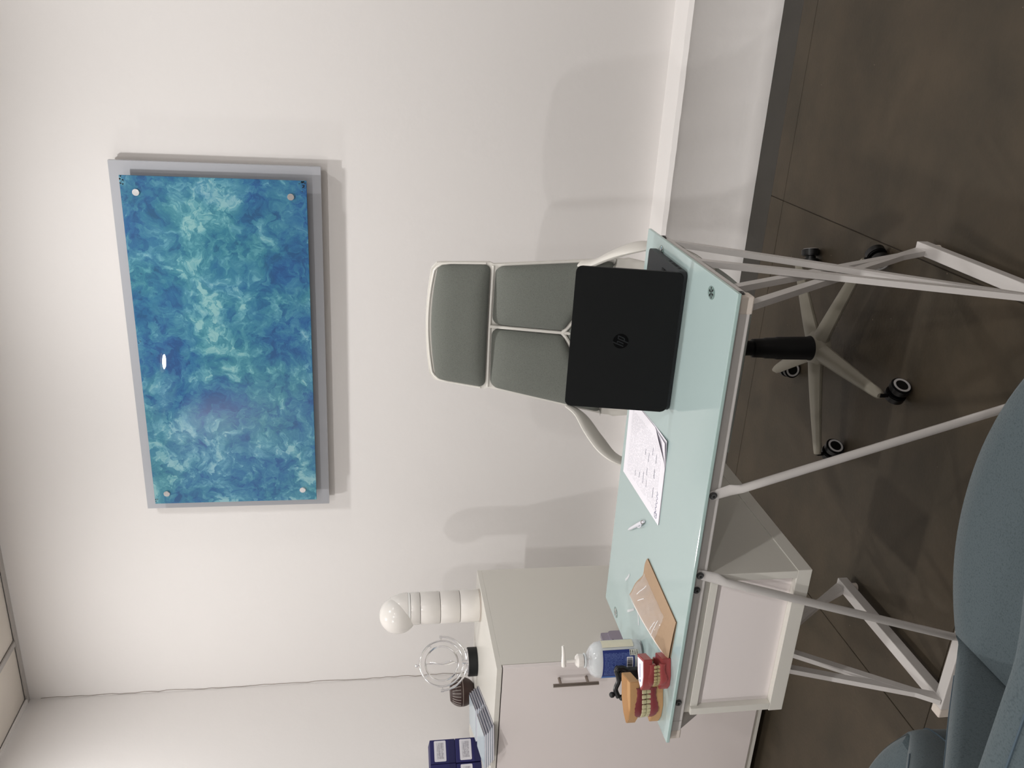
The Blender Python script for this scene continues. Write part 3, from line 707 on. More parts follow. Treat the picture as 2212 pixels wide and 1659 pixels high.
tube(bm, pts, 0.0006, n=4); tube(bm, catmull([(-0.094, -0.122, 0.0026), (-0.089, -0.128, 0.0026), (-0.084, -0.121, 0.0026), (-0.089, -0.115, 0.0026), (-0.097, -0.120, 0.0026), (-0.094, -0.132, 0.0026), (-0.082, -0.131, 0.0026)], 5), 0.0006, n=4)
obj('letterhead_mark', bm, mat('letterhead_ink', (88, 88, 122), rough=0.6), t)

# ------------------------------------------------------------------ pen
p0 = Vector((-0.061, -1.326, 0)); p1 = Vector((0.028, -1.432, 0)); ln = (p1-p0).length
t = thing('pen', 'white plastic ballpoint pen on the glass desk beside the document', 'pen', ((p0+p1)/2+Vector((0, 0, D+0.0052))), math.atan2((p1-p0).y, (p1-p0).x))
M_PEN = mat('white_pen_plastic', (222, 222, 230), rough=0.25)
bm = NB(); tube(bm, [(-ln/2, 0, 0), (-ln/2+0.012, 0, 0), (-ln/2+0.03, 0, 0), (ln/2-0.045, 0, 0), (ln/2-0.012, 0, 0)], 0.005, n=16, radii=[0.0012, 0.0028, 0.0042, 0.005, 0.005]); obj('barrel', bm, M_PEN, t, smooth=True)
bm = NB(); cyl(bm, (ln/2-0.0115, 0, 0), (ln/2-0.0105, 0, 0), 0.0051, n=16); obj('ring', bm, M_STEEL, t, smooth=True)
bm = NB(); cyl(bm, (ln/2-0.0105, 0, 0), (ln/2, 0, 0), 0.0036, 0.003, n=16); obj('push_button', bm, M_PEN, t, smooth=True)
bm = NB(); tube(bm, catmull([(ln/2-0.014, -0.004, 0.003), (ln/2-0.020, -0.0085, 0.003), (ln/2-0.035, -0.0085, 0.002), (ln/2-0.048, -0.0065, 0.002)], 5), 0.0016, n=8); obj('clip', bm, M_PEN, t, smooth=True)

# ------------------------------------------------------------------ kraft envelope with clear pouch
t = thing('kraft_envelope', 'torn open brown kraft envelope with a white lining lying on the glass desk', 'envelope', (-0.115, -1.575, D))
M_KRAFT = mat('brown_kraft_paper', (164, 138, 112), rough=0.75, var=0.05, scale=25, bump=0.2, bscale=160)
M_LIN = mat('white_lining', (236, 226, 218), rough=0.8)
ZE = D
A_ = Vector((-0.045, -1.483)); B_ = Vector((-0.065, -1.704)); C_ = Vector((-0.172, -1.699)); D_ = Vector((-0.168, -1.452))
o_ = Vector((-0.115, -1.575))
def env(u, v, top):
    # u: 0 at right edge ->1 left edge, v: 0 back ->1 front
    back = A_.lerp(D_, u); front = B_.lerp(C_, u); p = back.lerp(front, v)
    p.y += 0.004*math.sin(u*11)*(1-v)**3
    lift = 0.0012+top*(0.0015+0.024*max(0, (u-0.45)/0.55)**1.2*(1-0.90*v**2)+0.002*math.sin(PI*u))
    return Vector((p.x-o_.x, p.y-o_.y, lift if top else 0.0006))
bm = NB(); grid(bm, 16, 20, lambda u, v: env(u, v, 1)); 
r = bmesh.ops.extrude_face_region(bm, geom=bm.faces[:]); bmesh.ops.translate(bm, verts=[e for e in r['geom'] if isinstance(e, bmesh.types.BMVert)], vec=(0, 0, 0.0005))
obj('upper_sheet', bm, M_KRAFT, t, smooth=True)
bm = NB(); grid(bm, 16, 20, lambda u, v: env(u, v, 0)); r = bmesh.ops.extrude_face_region(bm, geom=bm.faces[:]); bmesh.ops.translate(bm, verts=[e for e in r['geom'] if isinstance(e, bmesh.types.BMVert)], vec=(0, 0, 0.0005))
obj('lower_sheet', bm, M_KRAFT, t, smooth=True)
bm = NB()
def rim(u, v):
    p = env(1.0, 0.01+0.98*v, 1); w_ = math.sin(min(1, 0.15+v*5)*PI/2)*min(1, (1-v)*6+0.15)
    return Vector((p.x-0.012*u*w_, p.y+0.003*u, max(0.0012, p.z-0.0007-0.004*u)))
grid(bm, 6, 20, rim); r = bmesh.ops.extrude_face_region(bm, geom=bm.faces[:]); bmesh.ops.translate(bm, verts=[e for e in r['geom'] if isinstance(e, bmesh.types.BMVert)], vec=(0, 0, 0.0004))
obj('lining', bm, M_LIN, t, smooth=True, label='white lining along the open side')
def clear_mat(name, al=0.28):
    m = mat(name, (225, 225, 228), rough=0.06, var=0.01, bump=0.8, bscale=22, trans=0.0, spec=0.8)
    nt = m.node_tree; b = nt.nodes['Principled BSDF']
    lw = nt.nodes.new('ShaderNodeLayerWeight'); lw.inputs['Blend'].default_value = 0.25
    mr = nt.nodes.new('ShaderNodeMapRange'); mr.inputs['To Min'].default_value = al*0.45; mr.inputs['To Max'].default_value = min(1, al*2.6)
    nt.links.new(lw.outputs['Facing'], mr.inputs['Value']); nt.links.new(mr.outputs['Result'], b.inputs['Alpha'])
    for n in nt.nodes:
        if n.type == 'BUMP': n.inputs['Distance'].default_value = 0.006
    return m
M_FILM = clear_mat('clear_plastic_film', 0.22)
t = thing('plastic_pouch', 'crumpled clear plastic blister pouch lying on the kraft envelope', 'plastic packaging', (-0.125, -1.545, D))
rp = random.Random(8)
wr = [[rp.uniform(-1, 1) for _ in range(24)] for _ in range(24)]
def pouch(u, v, s):
    uu = 0.36+0.66*u; vv = 0.02+0.70*v
    e = env(min(1.0, uu), vv, 1)
    puff = (1-abs(2*u-1)**4)*(1-abs(2*v-1)**6)
    z = e.z+0.0014+s*(0.010*puff*(0.8+0.25*math.sin(v*17+u*5)))+0.0008*wr[int(u*22)][int(v*22)]*s
    x = e.x+(uu-min(1.0, uu))*-0.1
    return Vector((x+0.010, e.y-0.03, z))
bm = NB(); grid(bm, 20, 26, lambda u, v: pouch(u, v, 1)); obj('film', bm, M_FILM, t, smooth=True)
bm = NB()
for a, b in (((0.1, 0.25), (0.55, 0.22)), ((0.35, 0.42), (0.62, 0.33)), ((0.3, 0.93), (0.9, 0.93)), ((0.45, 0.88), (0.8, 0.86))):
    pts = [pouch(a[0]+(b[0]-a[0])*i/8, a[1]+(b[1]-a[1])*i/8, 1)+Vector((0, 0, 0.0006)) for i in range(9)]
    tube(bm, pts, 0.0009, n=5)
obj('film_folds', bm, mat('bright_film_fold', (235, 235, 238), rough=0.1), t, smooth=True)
# curled clear offcuts
M_OFF = clear_mat('clear_offcut', 0.45)
for (x, y, a, l, lab) in ((-0.185, -1.36, 2.6, 0.035, 'short clear plastic offcut on the glass behind the envelope, farthest of them'),
                          (-0.225, -1.470, 0.5, 0.045, 'clear plastic offcut on the glass between the envelope and the sanitizer bottle'),
                          (-0.248, -1.415, 2.3, 0.05, 'thin curled clear offcut nearest the sanitizer bottle')):
    bm = NB(); dx, dy = math.cos(a), math.sin(a)
    def strip(u, v, l=l): 
        s = (u-0.5)*l; return Vector((s*1.0, (v-0.5)*0.006, 0.0012+0.007*max(0, u-0.4)**1.5))
    grid(bm, 12, 3, strip); r = bmesh.ops.extrude_face_region(bm, geom=bm.faces[:]); bmesh.ops.translate(bm, verts=[e for e in r['geom'] if isinstance(e, bmesh.types.BMVert)], vec=(0, 0, 0.0006))
    o = obj('plastic_offcut', bm, M_OFF, None, smooth=True, loc=(x, y, D), rot=(0, 0, a)); tag(o, lab, 'plastic scrap', 'clear plastic offcuts')

# ------------------------------------------------------------------ hand sanitizer bottle
t = thing('sanitizer_bottle', 'clear pump bottle of hand sanitizer with dark blue label on the desk', 'bottle', (-0.310, -1.522, D), math.radians(18))
M_PET = clear_mat('clear_bottle_plastic', 0.42)
M_GEL = mat('clear_gel', (214, 220, 222), rough=0.12, var=0.02, spec=0.6)
sx, sy = 1.0, 0.66
prof = [(0.034, 0.0), (0.042, 0.003), (0.0455, 0.012), (0.0460, 0.020), (0.0455, 0.026), (0.0460, 0.032), (0.0460, 0.108), (0.044, 0.120), (0.036, 0.131), (0.022, 0.139), (0.015, 0.142), (0.015, 0.156)]
obj('bottle_body', lathe(NB(), prof, n=48, sx=sx, sy=sy), M_PET, t, smooth=True)
obj('gel', lathe(NB(), [(r*0.955, z*0.96+0.003) for r, z in prof[:9]], n=48, sx=sx, sy=sy), M_GEL, t, smooth=True)
obj('neck_ring', lathe(NB(), [(0.0155, 0.144), (0.018, 0.145), (0.018, 0.147), (0.0155, 0.148)], n=28), M_GEL, t, smooth=True)
bm = NB(); lathe(bm, [(0.0160, 0.150), (0.0165, 0.151), (0.0165, 0.163), (0.012, 0.168), (0.009, 0.169)], n=28)
obj('pump_collar', bm, M_WHITE, t, smooth=True)
bm = NB(); cyl(bm, (0, 0, 0.168), (0, 0, 0.192), 0.0042, n=14); obj('pump_stem', bm, M_WHITE, t, smooth=True)
bm = NB(); tube(bm, catmull([(-0.012, 0, 0.198), (0.0, 0, 0.199), (0.016, 0, 0.199), (0.032, 0, 0.200), (0.040, 0, 0.201)], 5), 0.006, n=12, up=(0, 0, 1), sy=0.8, radii=[0.0075-0.004*i/20 for i in range(21)])
nz = obj('pump_head', bm, M_WHITE, t, smooth=True)
bm = NB(); cyl(bm, (0, 0, 0.02), (0.004, 0, 0.145), 0.0025, n=8); obj('dip_tube', bm, M_WHITE, t, smooth=True)
def wrap(a0, a1, z0, z1, off, n=20):
    bm = NB()
    def fn(u, v):
        a = math.radians(a0+(a1-a0)*u); return Vector(((0.046*sx+off)*math.cos(a), (0.046*sy+off)*math.sin(a), z0+(z1-z0)*v))
    grid(bm, n, 2, fn); r = bmesh.ops.extrude_face_region(bm, geom=bm.faces[:])
    for v in [e for e in r['geom'] if isinstance(e, bmesh.types.BMVert)]: v.co += Vector((v.co.x, v.co.y, 0)).normalized()*0.0003
    return bm
M_LBL = print_mat('blue_label_print', (26, 44, 112), (104, 122, 170), 22, 60, 'X', 'Z', 0.08, 0.97, 0.44, 0.05, 0.9)
M_LBL2 = mat('bright_blue_edge', (28, 96, 170), rough=0.35)
lb = obj('label', wrap(-140, -48, 0.026, 0.106, 0.0004), M_LBL, t, label='dark blue label with rows of small print')
obj('label_edge', wrap(-168, -140.5, 0.026, 0.106, 0.0004), M_LBL2, t, label='brighter blue edge of the label')
obj('label_back', wrap(-38, 10, 0.026, 0.106, 0.0003), mat('cream_label_back', (214, 210, 190), rough=0.5, var=0.06, scale=60), t, label='cream reverse of the front label')
obj('blue_outline', wrap(10, 18, 0.026, 0.106, 0.0005, 4), M_LBL2, t)
bc = obj('barcode_panel', wrap(-108, -72, 0.030, 0.046, 0.0009, 8), M_PAPER, t, label='white barcode panel')
rb = random.Random(2); bm = NB(); a = -106
while a < -75:
    w_ = rb.choice((0.7, 1.2, 2.0)); r0 = 0.046
    pts = []
    for aa in (a, a+w_): pts.append((math.radians(aa)))
    V4 = [((r0*sx+0.0014)*math.cos(q), (r0*sy+0.0014)*math.sin(q)) for q in pts]; V5 = [((r0*sx+0.0016)*math.cos(q), (r0*sy+0.0016)*math.sin(q)) for q in pts]
    prism(bm, [V4[0], V4[1], V5[1], V5[0]], 0.032, 0.045); a += w_+rb.choice((0.8, 1.3))
obj('bars', bm, M_BLACK, bc, kind='stuff')
obj('info_panel', wrap(-68, -49, 0.016, 0.038, 0.0009, 6), print_mat('info_print', (205, 205, 195), (70, 70, 70), 4, 9, 'X', 'Z'), t, label='pale panel with dark symbols')

# ------------------------------------------------------------------ dental models
def tooth_mesh(name, w_, h_, d_, m):
    bm = NB(); bx(bm, -d_/2, d_/2, -w_/2, w_/2, -h_/2, h_/2, min(w_, d_)*0.3, 2)
    for v in bm.verts:
        if v.co.z < 0: v.co.x *= 0.92; v.co.y *= 0.90
    me = bpy.data.meshes.new(name); bmesh.ops.recalc_face_normals(bm, faces=bm.faces[:]); bm.to_mesh(me); bm.free(); me.materials.append(m)
    for p in me.polygons: p.use_smooth = True
    return me
def arch(s, a, b):
    """s -1..1 ; front at +x"""
    if abs(s) < 0.6:
        th = s/0.6*PI*0.5; return Vector((b*0.62*math.cos(th)+b*0.12, a*math.sin(th), 0))
    k = (abs(s)-0.6)/0.4; return Vector((b*0.12-k*b*0.82, math.copysign(a*(1+0.04*k), s), 0))
def arch_in(s, a, b):
    p = arch(s, a, b); q = arch(s+0.01, a, b); o = arch(s-0.01, a, b); d = (q-o).normalized(); return p, math.atan2(d.y, d.x)-PI/2
def dental(name, label, loc, rz, m_base, m_gum, m_teeth, a, b, zl, zg, zh, plate, scal=1.0, n_t=14, sticker=None, opened=True):
    t = thing(name, label, 'dental model', loc, rz)
    # base blocks (plan outline 'plate', front +x)
    bm = NB(); prism(bm, plate, 0.0, zl); bmesh.ops.bevel(bm, geom=bm.edges[:], offset=0.0012, segments=2, affect='EDGES'); obj('lower_block', bm, m_base, t, smooth=True)
    zt = zh
    bm = NB(); prism(bm, plate, zt-zl*0.95, zt)
    bmesh.ops.bevel(bm, geom=bm.edges[:], offset=0.0012, segments=2, affect='EDGES')
    if sticker is None:
        bmesh.ops.recalc_face_normals(bm, faces=bm.faces[:]); bm.normal_update()
        top = [f for f in bm.faces if f.normal.z > 0.9 and f.calc_area() > 1e-4]
        r = bmesh.ops.inset_region(bm, faces=top, thickness=0.005, use_even_offset=True); bmesh.ops.translate(bm, verts=list(set(v for f in top for v in f.verts)), vec=(0, 0, -0.012))
    obj('upper_block', bm, m_base, t, smooth=True)
    # gums: swept scalloped bands
    zm = (zl+(zt-zl*0.95))/2
    def gum(lo):
        bm = NB(); n = 60; rings = []
        for i in range(n+1):
            s = -1+2*i/n; p, an = arch_in(s*0.98, a, b); nx_ = Vector((math.cos(an), math.sin(an), 0))
            sc = 0.0016*abs(math.sin(s*n_t*PI/2))+0.0025*math.sin(s*9)
            if lo: zz = [(0.0030, zl-0.010+sc*1.2), (0.0042, zl-0.003), (0.0032, zm-zg*0.55), (0.0008, zm-zg*0.35+sc*0.4), (-0.006, zm-zg*0.4), (-0.010, zl-0.006)]
            else: zz = [(0.0030, zt-zl*0.95+0.010-sc*1.2), (0.0042, zt-zl*0.95+0.003), (0.0032, zm+zg*0.55), (0.0008, zm+zg*0.35-sc*0.4), (-0.006, zm+zg*0.4), (-0.010, zt-zl*0.95+0.006)]
            rings.append([bm.verts.new(p+nx_*o_+Vector((0, 0, z))) for o_, z in zz])
        for A, Bq in zip(rings, rings[1:]):
            for k in range(6): bm.faces.new((A[k], A[(k+1) % 6], Bq[(k+1) % 6], Bq[k]))
        bm.faces.new(rings[0]); bm.faces.new(rings[-1][::-1]); return bm
    obj('lower_gum', gum(True), m_gum, t, smooth=True); obj('upper_gum', gum(False), m_gum, t, smooth=True)
    per = (PI*(a+b*0.62)/2+2*b*0.82)/n_t
    m1 = tooth_mesh('tooth_wide', per*0.92, zg*0.62, 0.0062*scal, m_teeth); m2 = tooth_mesh('tooth_narrow', per*0.78, zg*0.66, 0.005*scal, m_teeth)
    for row in (0, 1):
        for k in range(n_t):
            s = -1+(k+0.5)*2/n_t; p, an = arch_in(s*0.95, a, b); front = abs(s) < 0.45
            if (k % 3 == 1) and front and row: me = m2
            else: me = m1
            o = bpy.data.objects.new('tooth', me); COL.objects.link(o); o.parent = t
            z = zm-zg*0.30 if row == 0 else zm+zg*0.30
            o.location = (p.x+(0.0015 if row else 0)*math.cos(an), p.y+(0.0015 if row else 0)*math.sin(an), z); o.rotation_euler = (PI if row else 0, 0, -an if row else an)
            o.rotation_euler = (0, 0, an)
    if sticker:
        bm = NB(); prism(bm, [(x*0.84, y*0.80) for x, y in plate], zt, zt+0.0006); st = obj('top_sticker', bm, M_PAPER, t, label='white paper sticker with a line of blue print')
        bm = NB(); rs_ = random.Random(9)
        tube(bm, [(-0.020+i*0.0009, 0.0006*math.sin(i*2.3)-0.002, zt+0.0009) for i in range(36)], 0.0005, n=4)
        for a_ in (0, 1, 2): 
            c_, s_ = math.cos(a_*PI/3+0.3), math.sin(a_*PI/3+0.3); tube(bm, [(0.0185-0.003*c_, -0.002-0.003*s_, zt+0.0009), (0.0185+0.003*c_, -0.002+0.003*s_, zt+0.0009)], 0.0005, n=4)
        obj('blue_print', bm, mat('blue_ink', (60, 70, 150), rough=0.6), st)
    return t
M_TEETH = mat('ivory_teeth', (190, 182, 146), rough=0.3, var=0.05, scale=60)
M_TEETH2 = mat('yellow_ivory_teeth', (176, 158, 116), rough=0.35, var=0.06, scale=60)
M_TAN = mat('tan_plaster', (184, 144, 100), rough=0.55, var=0.06, scale=20)
M_GUM = mat('dark_red_gum', (124, 56, 60), rough=0.3, var=0.06, scale=20)
M_PINK = mat('coral_pink_gum', (150, 68, 68), rough=0.35, var=0.06, scale=30)
plateB = [(0.058, 0.0), (0.040, 0.020), (0.008, 0.0345), (-0.050, 0.0345), (-0.050, -0.0345), (0.008, -0.0345), (0.040, -0.020)]
dental('teeth_model', 'large tan plaster teeth model with dark red gums at left end of the desk', (-0.308, -1.664, D), math.radians(202),
       M_TAN, M_GUM, M_TEETH, 0.0325, 0.054, 0.024, 0.019, 0.080, plateB, 1.0, 18)
plateA = [(0.041, 0.0), (0.029, 0.015), (0.004, 0.0235), (-0.036, 0.0235), (-0.036, -0.0235), (0.004, -0.0235), (0.029, -0.015)]
dental('teeth_model', 'small coral pink teeth model with a white sticker on top, beside the tan one', (-0.208, -1.693, D), math.radians(202),
       M_PINK, M_PINK, M_TEETH2, 0.0225, 0.038, 0.0215, 0.014, 0.064, plateA, 0.8, 18, sticker=True)
# black articulator hinge
t = thing('articulator_hinge', 'black plastic articulated hinge piece standing behind the two teeth models', 'dental tool', (-0.318, -1.585, D), math.radians(10))
M_BKG = mat('black_hinge_plastic', (24, 24, 26), rough=0.35, var=0.1)
bm = NB(); bx(bm, -0.045, 0.030, -0.012, 0.012, 0.0, 0.010, 0.003); bx(bm, -0.010, 0.026, -0.009, 0.009, 0.008, 0.062, 0.004); obj('foot', bm, M_BKG, t, smooth=True)
bm = NB(); tube(bm, catmull([(0.018, 0, 0.050), (0.030, -0.003, 0.066), (0.026, -0.002, 0.082), (0.012, 0, 0.078), (-0.006, 0, 0.074), (-0.030, 0.002, 0.080), (-0.050, 0.0, 0.072)], 5), 0.0062, n=8, radii=None); obj('upper_arm', bm, M_BKG, t, smooth=True)
bm = NB(); tube(bm, ringpts(0.011, c=(0.008, 0, 0.062)), 0.005, n=8, closed=True)
for p in ((0.030, -0.004, 0.080), (-0.052, 0, 0.064), (-0.044, 0.002, 0.088)): bmesh.ops.create_icosphere(bm, subdivisions=2, radius=0.0075, matrix=Matrix.Translation(p))
obj('joint', bm, M_BKG, t, smooth=True)

# ------------------------------------------------------------------ office chair
OC = thing('office_chair', 'white framed office chair with grey fabric back panels behind the glass desk', 'chair', (0.300, -0.935, 0), 0.0)
def pad(zs0, zs1, xl, xr, yb, thick, nu=26, nv=26, rc=0.018, pu=5.0, arc=0.0):
    """upholstered pad between xl(z) and xr(z), bulging to -y"""
    def lim(z):
        e = min(z-zs0, zs1-z); ins = 0.0
        if e < rc: ins = rc-math.sqrt(max(0, rc*rc-(rc-e)**2))
        return xl(z)+ins, xr(z)-ins
    def front(u, v):
        z = zs0+(zs1-zs0)*(0.5-0.5*math.cos(PI*v)); a, b = lim(z); x = a+(b-a)*(0.5-0.5*math.cos(PI*u))
        z0_ = z
        s = 2*(x-a)/(b-a)-1 if b > a else 0; w_ = 2*(z-zs0)/(zs1-zs0)-1
        pf = max(0, (1-abs(s)**pu)*(1-abs(w_)**pu))**0.5
        return Vector((x, yb(x, z)-thick*pf, z+arc*(1-s*s)*max(0, (z-zs0)/(zs1-zs0))**2))
    bm = NB(); grid(bm, nu, nv, front)
    def back(u, v):
        p = front(u, v); return Vector((p.x, yb(p.x, p.z)+0.003, p.z))
    grid(bm, nu, nv, back); bmesh.ops.remove_doubles(bm, verts=bm.verts, dist=0.0001)
    return bm
BK = (0.004, 0, -0.013)
def YB(x, z):      # back surface: leans back, wings curl forward
    return 0.095+0.27*(z-0.75)-0.45*x*x
bmz = lambda z: 0.247-0.235*max(0, z-0.78)
XR_ = lambda z: 0.188+0.140*(1.06-z)
ARR = lambda z: min(XR_(z), 0.234)
notch = 0.860
inn = lambda z: 0.0065 if z > notch else 0.0065+(notch-z)*1.75
cl = [(1, 'back_panel'), (-1, 'back_panel')]
obj('headrest', pad(1.077, 1.228, lambda z: -0.178-0.09*(1.232-z), lambda z: 0.178+0.09*(1.232-z), YB, 0.036, 40, 24, 0.02, 3.2, 0.013), M_GREYFAB, OC, smooth=True, loc=BK)
obj('back_panel', pad(0.735, 1.062, inn, lambda z: ARR(z), YB, 0.034, 30, 44, 0.022, 3.4), M_GREYFAB, OC, smooth=True, loc=BK)
obj('back_panel', pad(0.735, 1.062, lambda z: -ARR(z), lambda z: -inn(z), YB, 0.034, 30, 44, 0.022, 3.4), M_GREYFAB, OC, smooth=True, loc=BK)
lumb = lambda z: max(0.003, min(0.19, (notch-0.012-z)*1.75))
obj('lumbar_panel', pad(0.60, notch-0.016, lambda z: -lumb(z), lumb, YB, 0.020, 30, 30, 0.004), M_GREYFAB, OC, smooth=True, loc=BK)
# shell behind the pads
def shell(u, v, off):
    z = 0.56+(1.240-0.56)*v; hwid = (ARR(z)+0.006) if z < 1.068 else 0.184+0.09*(1.232-min(z, 1.232))
    if z < 0.70: hwid = 0.244-0.16*(0.70-z)
    if z > 1.222: hwid -= 0.020*(1-math.sqrt(max(0, 1-((z-1.222)/0.018)**2)))
    x = (2*u-1)*hwid; zz = z+(0.016*(1-(x/0.19)**2) if z > 1.15 else 0)*max(0, (z-1.15)/0.09); return Vector((x, YB(x, z)+off+0.004*(1-abs(2*u-1)**8), zz))
bm = NB(); grid(bm, 30, 60, lambda u, v: shell(u, v, 0.001)); grid(bm, 30, 60, lambda u, v: shell(u, v, 0.017))
bmesh.ops.bridge_loops(bm, edges=[e for e in bm.edges if e.is_boundary])
obj('back_shell', bm, M_SHELL, OC, smooth=True, loc=BK)
# raised white ribs between the pads
bm = NB()
def ribp(x, z, d=0.004): return (x, YB(x, z)-d, z)
tube(bm, [ribp(0, 1.068-0.232*i/20) for i in range(21)], 0.0052, n=8, sx=1.0)
for s in (-1, 1):
    tube(bm, catmull([ribp(0, notch), ribp(s*0.012, notch-0.010), ribp(s*0.035, notch-0.025), ribp(s*0.10, notch-0.062), ribp(s*0.17, notch-0.102)], 5), 0.0058, n=8)
tube(bm, [ribp(-0.19+0.38*i/30, 1.0695, -0.001) for i in range(31)], 0.0045, n=8)
obj('rib', bm, M_SHELL, OC, smooth=True, loc=BK)
bm = NB(); tube(bm, [ribp(-0.194, 1.09, 0), ribp(-0.186, 1.19, 0), ribp(-0.181, 1.215, 0), ribp(-0.170, 1.229, 0)]+[ribp(-0.16+0.32*i/20, 1.234+0.016*(1-((-0.16+0.32*i/20)/0.17)**2), 0) for i in range(0, 21)]+[ribp(0.170, 1.229, 0), ribp(0.181, 1.215, 0), ribp(0.186, 1.19, 0), ribp(0.194, 1.09, 0)], 0.0034, n=8)
obj('headrest_rim', bm, M_SHELL, OC, smooth=True, loc=BK)
# seat
def seat(u, v, s):
    x = (2*u-1)*0.245; y = -0.24+0.41*v; e = max(0, (1-abs(2*u-1)**5)*(1-abs(2*v-1)**5))**0.5
    c = abs(2*u-1)**2*abs(2*v-1)**2
    return Vector((x*(1-0.10*c), y, 0.455+(0.045*e if s else -0.02*e)-0.02*(1-v)**3))
bm = NB(); grid(bm, 24, 24, lambda u, v: seat(u, v, 1)); grid(bm, 24, 24, lambda u, v: seat(u, v, 0)); bmesh.ops.remove_doubles(bm, verts=bm.verts, dist=0.0002)
obj('seat', bm, M_GREYFAB, OC, smooth=True)
bm = NB(); bx(bm, -0.20, 0.20, -0.17, 0.15, 0.405, 0.44, 0.012); obj('seat_pan', bm, M_SHELL, OC, smooth=True)
for s in (-1, 1):
    pts = catmull([(s*0.222, 0.095, 0.815), (s*0.236, 0.055, 0.785), (s*0.272, -0.005, 0.757), (s*0.306, -0.065, 0.722), (s*0.320, -0.090, 0.675), (s*0.310, -0.075, 0.61), (s*0.275, -0.03, 0.53), (s*0.22, 0.0, 0.455), (s*0.15, 0.02, 0.425)], 6)
    nP = len(pts); rad = [0.020+0.018*math.sin(PI*min(1, i/(nP*0.62)))**1.5 if i < nP*0.62 else 0.022 for i in range(nP)]
    bm = NB(); tube(bm, pts, 0.03, n=14, up=(s*0.9, 0, 0.35), sx=1.0, sy=0.30, radii=rad); obj('armrest', bm, M_SHELL, OC, smooth=True)
bm = NB(); tube(bm, catmull([(0, 0.075, 0.62), (0, 0.13, 0.50), (0, 0.10, 0.42), (0, 0.0, 0.41)], 6), 0.03, n=12, sx=2.4); obj('back_bracket', bm, M_SHELL, OC, smooth=True)
bm = NB(); bx(bm, -0.07, 0.07, -0.10, 0.09, 0.368, 0.407, 0.008); obj('mechanism', bm, M_BLACK, OC, smooth=True)
bm = NB(); tube(bm, [(-0.07, 0.0, 0.385), (-0.13, -0.01, 0.385), (-0.17, -0.02, 0.375)], 0.005, n=8); cyl(bm, (-0.095, 0.02, 0.385), (-0.065, 0.02, 0.385), 0.028, n=20); obj('lever', bm, M_BLACK, OC, smooth=True)
bm = NB(); lathe(bm, [(0.034, 0.115), (0.037, 0.118), (0.0365, 0.122), (0.0345, 0.126), (0.0335, 0.225), (0.0315, 0.228), (0.0305, 0.262), (0.0285, 0.265), (0.0275, 0.30), (0.022, 0.303), (0.022, 0.37)], n=32); obj('gas_column', bm, M_BLACK, OC, smooth=True)
bs = obj('star_base', lathe(NB(), [(0.030, 0.072), (0.052, 0.078), (0.056, 0.09), (0.052, 0.108), (0.040, 0.118), (0.020, 0.120)], n=40), M_BASE, OC, smooth=True)
M_RUB = mat('black_wheel', (12, 12, 13), rough=0.35); M_WRING = mat('grey_white_wheel_ring', (198, 196, 196), rough=0.35)
for k in range(5):
    a = math.radians(-90+72*k-3)
    c, s = math.cos(a), math.sin(a)
    def armf(u, v):
        # u around section, v along arm
        rr = 0.030+0.292*v; w_ = 0.031*(1-v)+0.0145*v; 
        if v > 0.93: w_ *= math.sqrt(max(0.05, 1-((v-0.93)/0.085)**2))
        h = 0.018*(1-v)+0.010*v; zc = 0.099-0.026*v**1.3
        th = 2*PI*u; x_ = w_*math.copysign(abs(math.cos(th))**0.55, math.cos(th)); z_ = h*math.copysign(abs(math.sin(th))**0.8, math.sin(th))
        if z_ > 0: x_ *= 0.62+0.38*(1-z_/h)
        return Vector((rr*c-x_*s, rr*s+x_*c, zc+z_))
    bm = NB(); V_ = grid(bm, 20, 26, armf, True); bm.faces.new([V_[i][0] for i in range(20)][::-1]); bm.faces.new([V_[i][25] for i in range(20)])
    obj('base_arm', bm, M_BASE, bs, smooth=True)
    ex_, ey_ = 0.322*c, 0.322*s
    cast = obj('caster', cyl(NB(), (ex_, ey_, 0.02), (ex_, ey_, 0.075), 0.0055, n=12), M_BLACK, OC, smooth=True)
    ca = math.radians([-12, -30, 60, 100, -12][k])+0.0   # swivel: wheel axle direction
    ca = math.radians([-28, 62, 20, -75, -30][k])
    axv = Vector((math.cos(ca), math.sin(ca), 0)); ctr = Vector((ex_, ey_, 0.0285))+Vector((-axv.y, axv.x, 0))*0.004+axv*0.012
    bm = NB()
    cyl(bm, ctr-axv*0.026, ctr-axv*0.005, 0.0275, n=28); cyl(bm, ctr+axv*0.005, ctr+axv*0.026, 0.0275, n=28); cyl(bm, ctr-axv*0.006, ctr+axv*0.006, 0.016, n=20)
    bmesh.ops.bevel(bm, geom=[e for e in bm.edges if e.calc_length() < 0.01 and any(len(f.verts) > 8 for f in e.link_faces)], offset=0.003, segments=2, affect='EDGES')
    obj('wheel', bm, M_RUB, cast, smooth=True)
    x_, y_, _ = frame_from(axv)
    for sg in (-1, 1):
        bm = NB()
        ra = [bm.verts.new(ctr+axv*sg*0.0263+(x_*math.cos(2*PI*i/28)+y_*math.sin(2*PI*i/28))*r) for r in (0.0165, 0.0225) for i in range(28)]
        rb_ = [bm.verts.new(ctr+axv*sg*0.0272+(x_*math.cos(2*PI*i/28)+y_*math.sin(2*PI*i/28))*r) for r in (0.0168, 0.0222) for i in range(28)]
        for i in range(28):
            j = (i+1) % 28; bm.faces.new((rb_[i], rb_[j], rb_[28+j], rb_[28+i])); bm.faces.new((ra[28+i], ra[28+j], rb_[28+j], rb_[28+i])); bm.faces.new((ra[i], ra[j], rb_[j], rb_[i]))
        obj('wheel_ring', bm, M_WRING, cast, smooth=True)

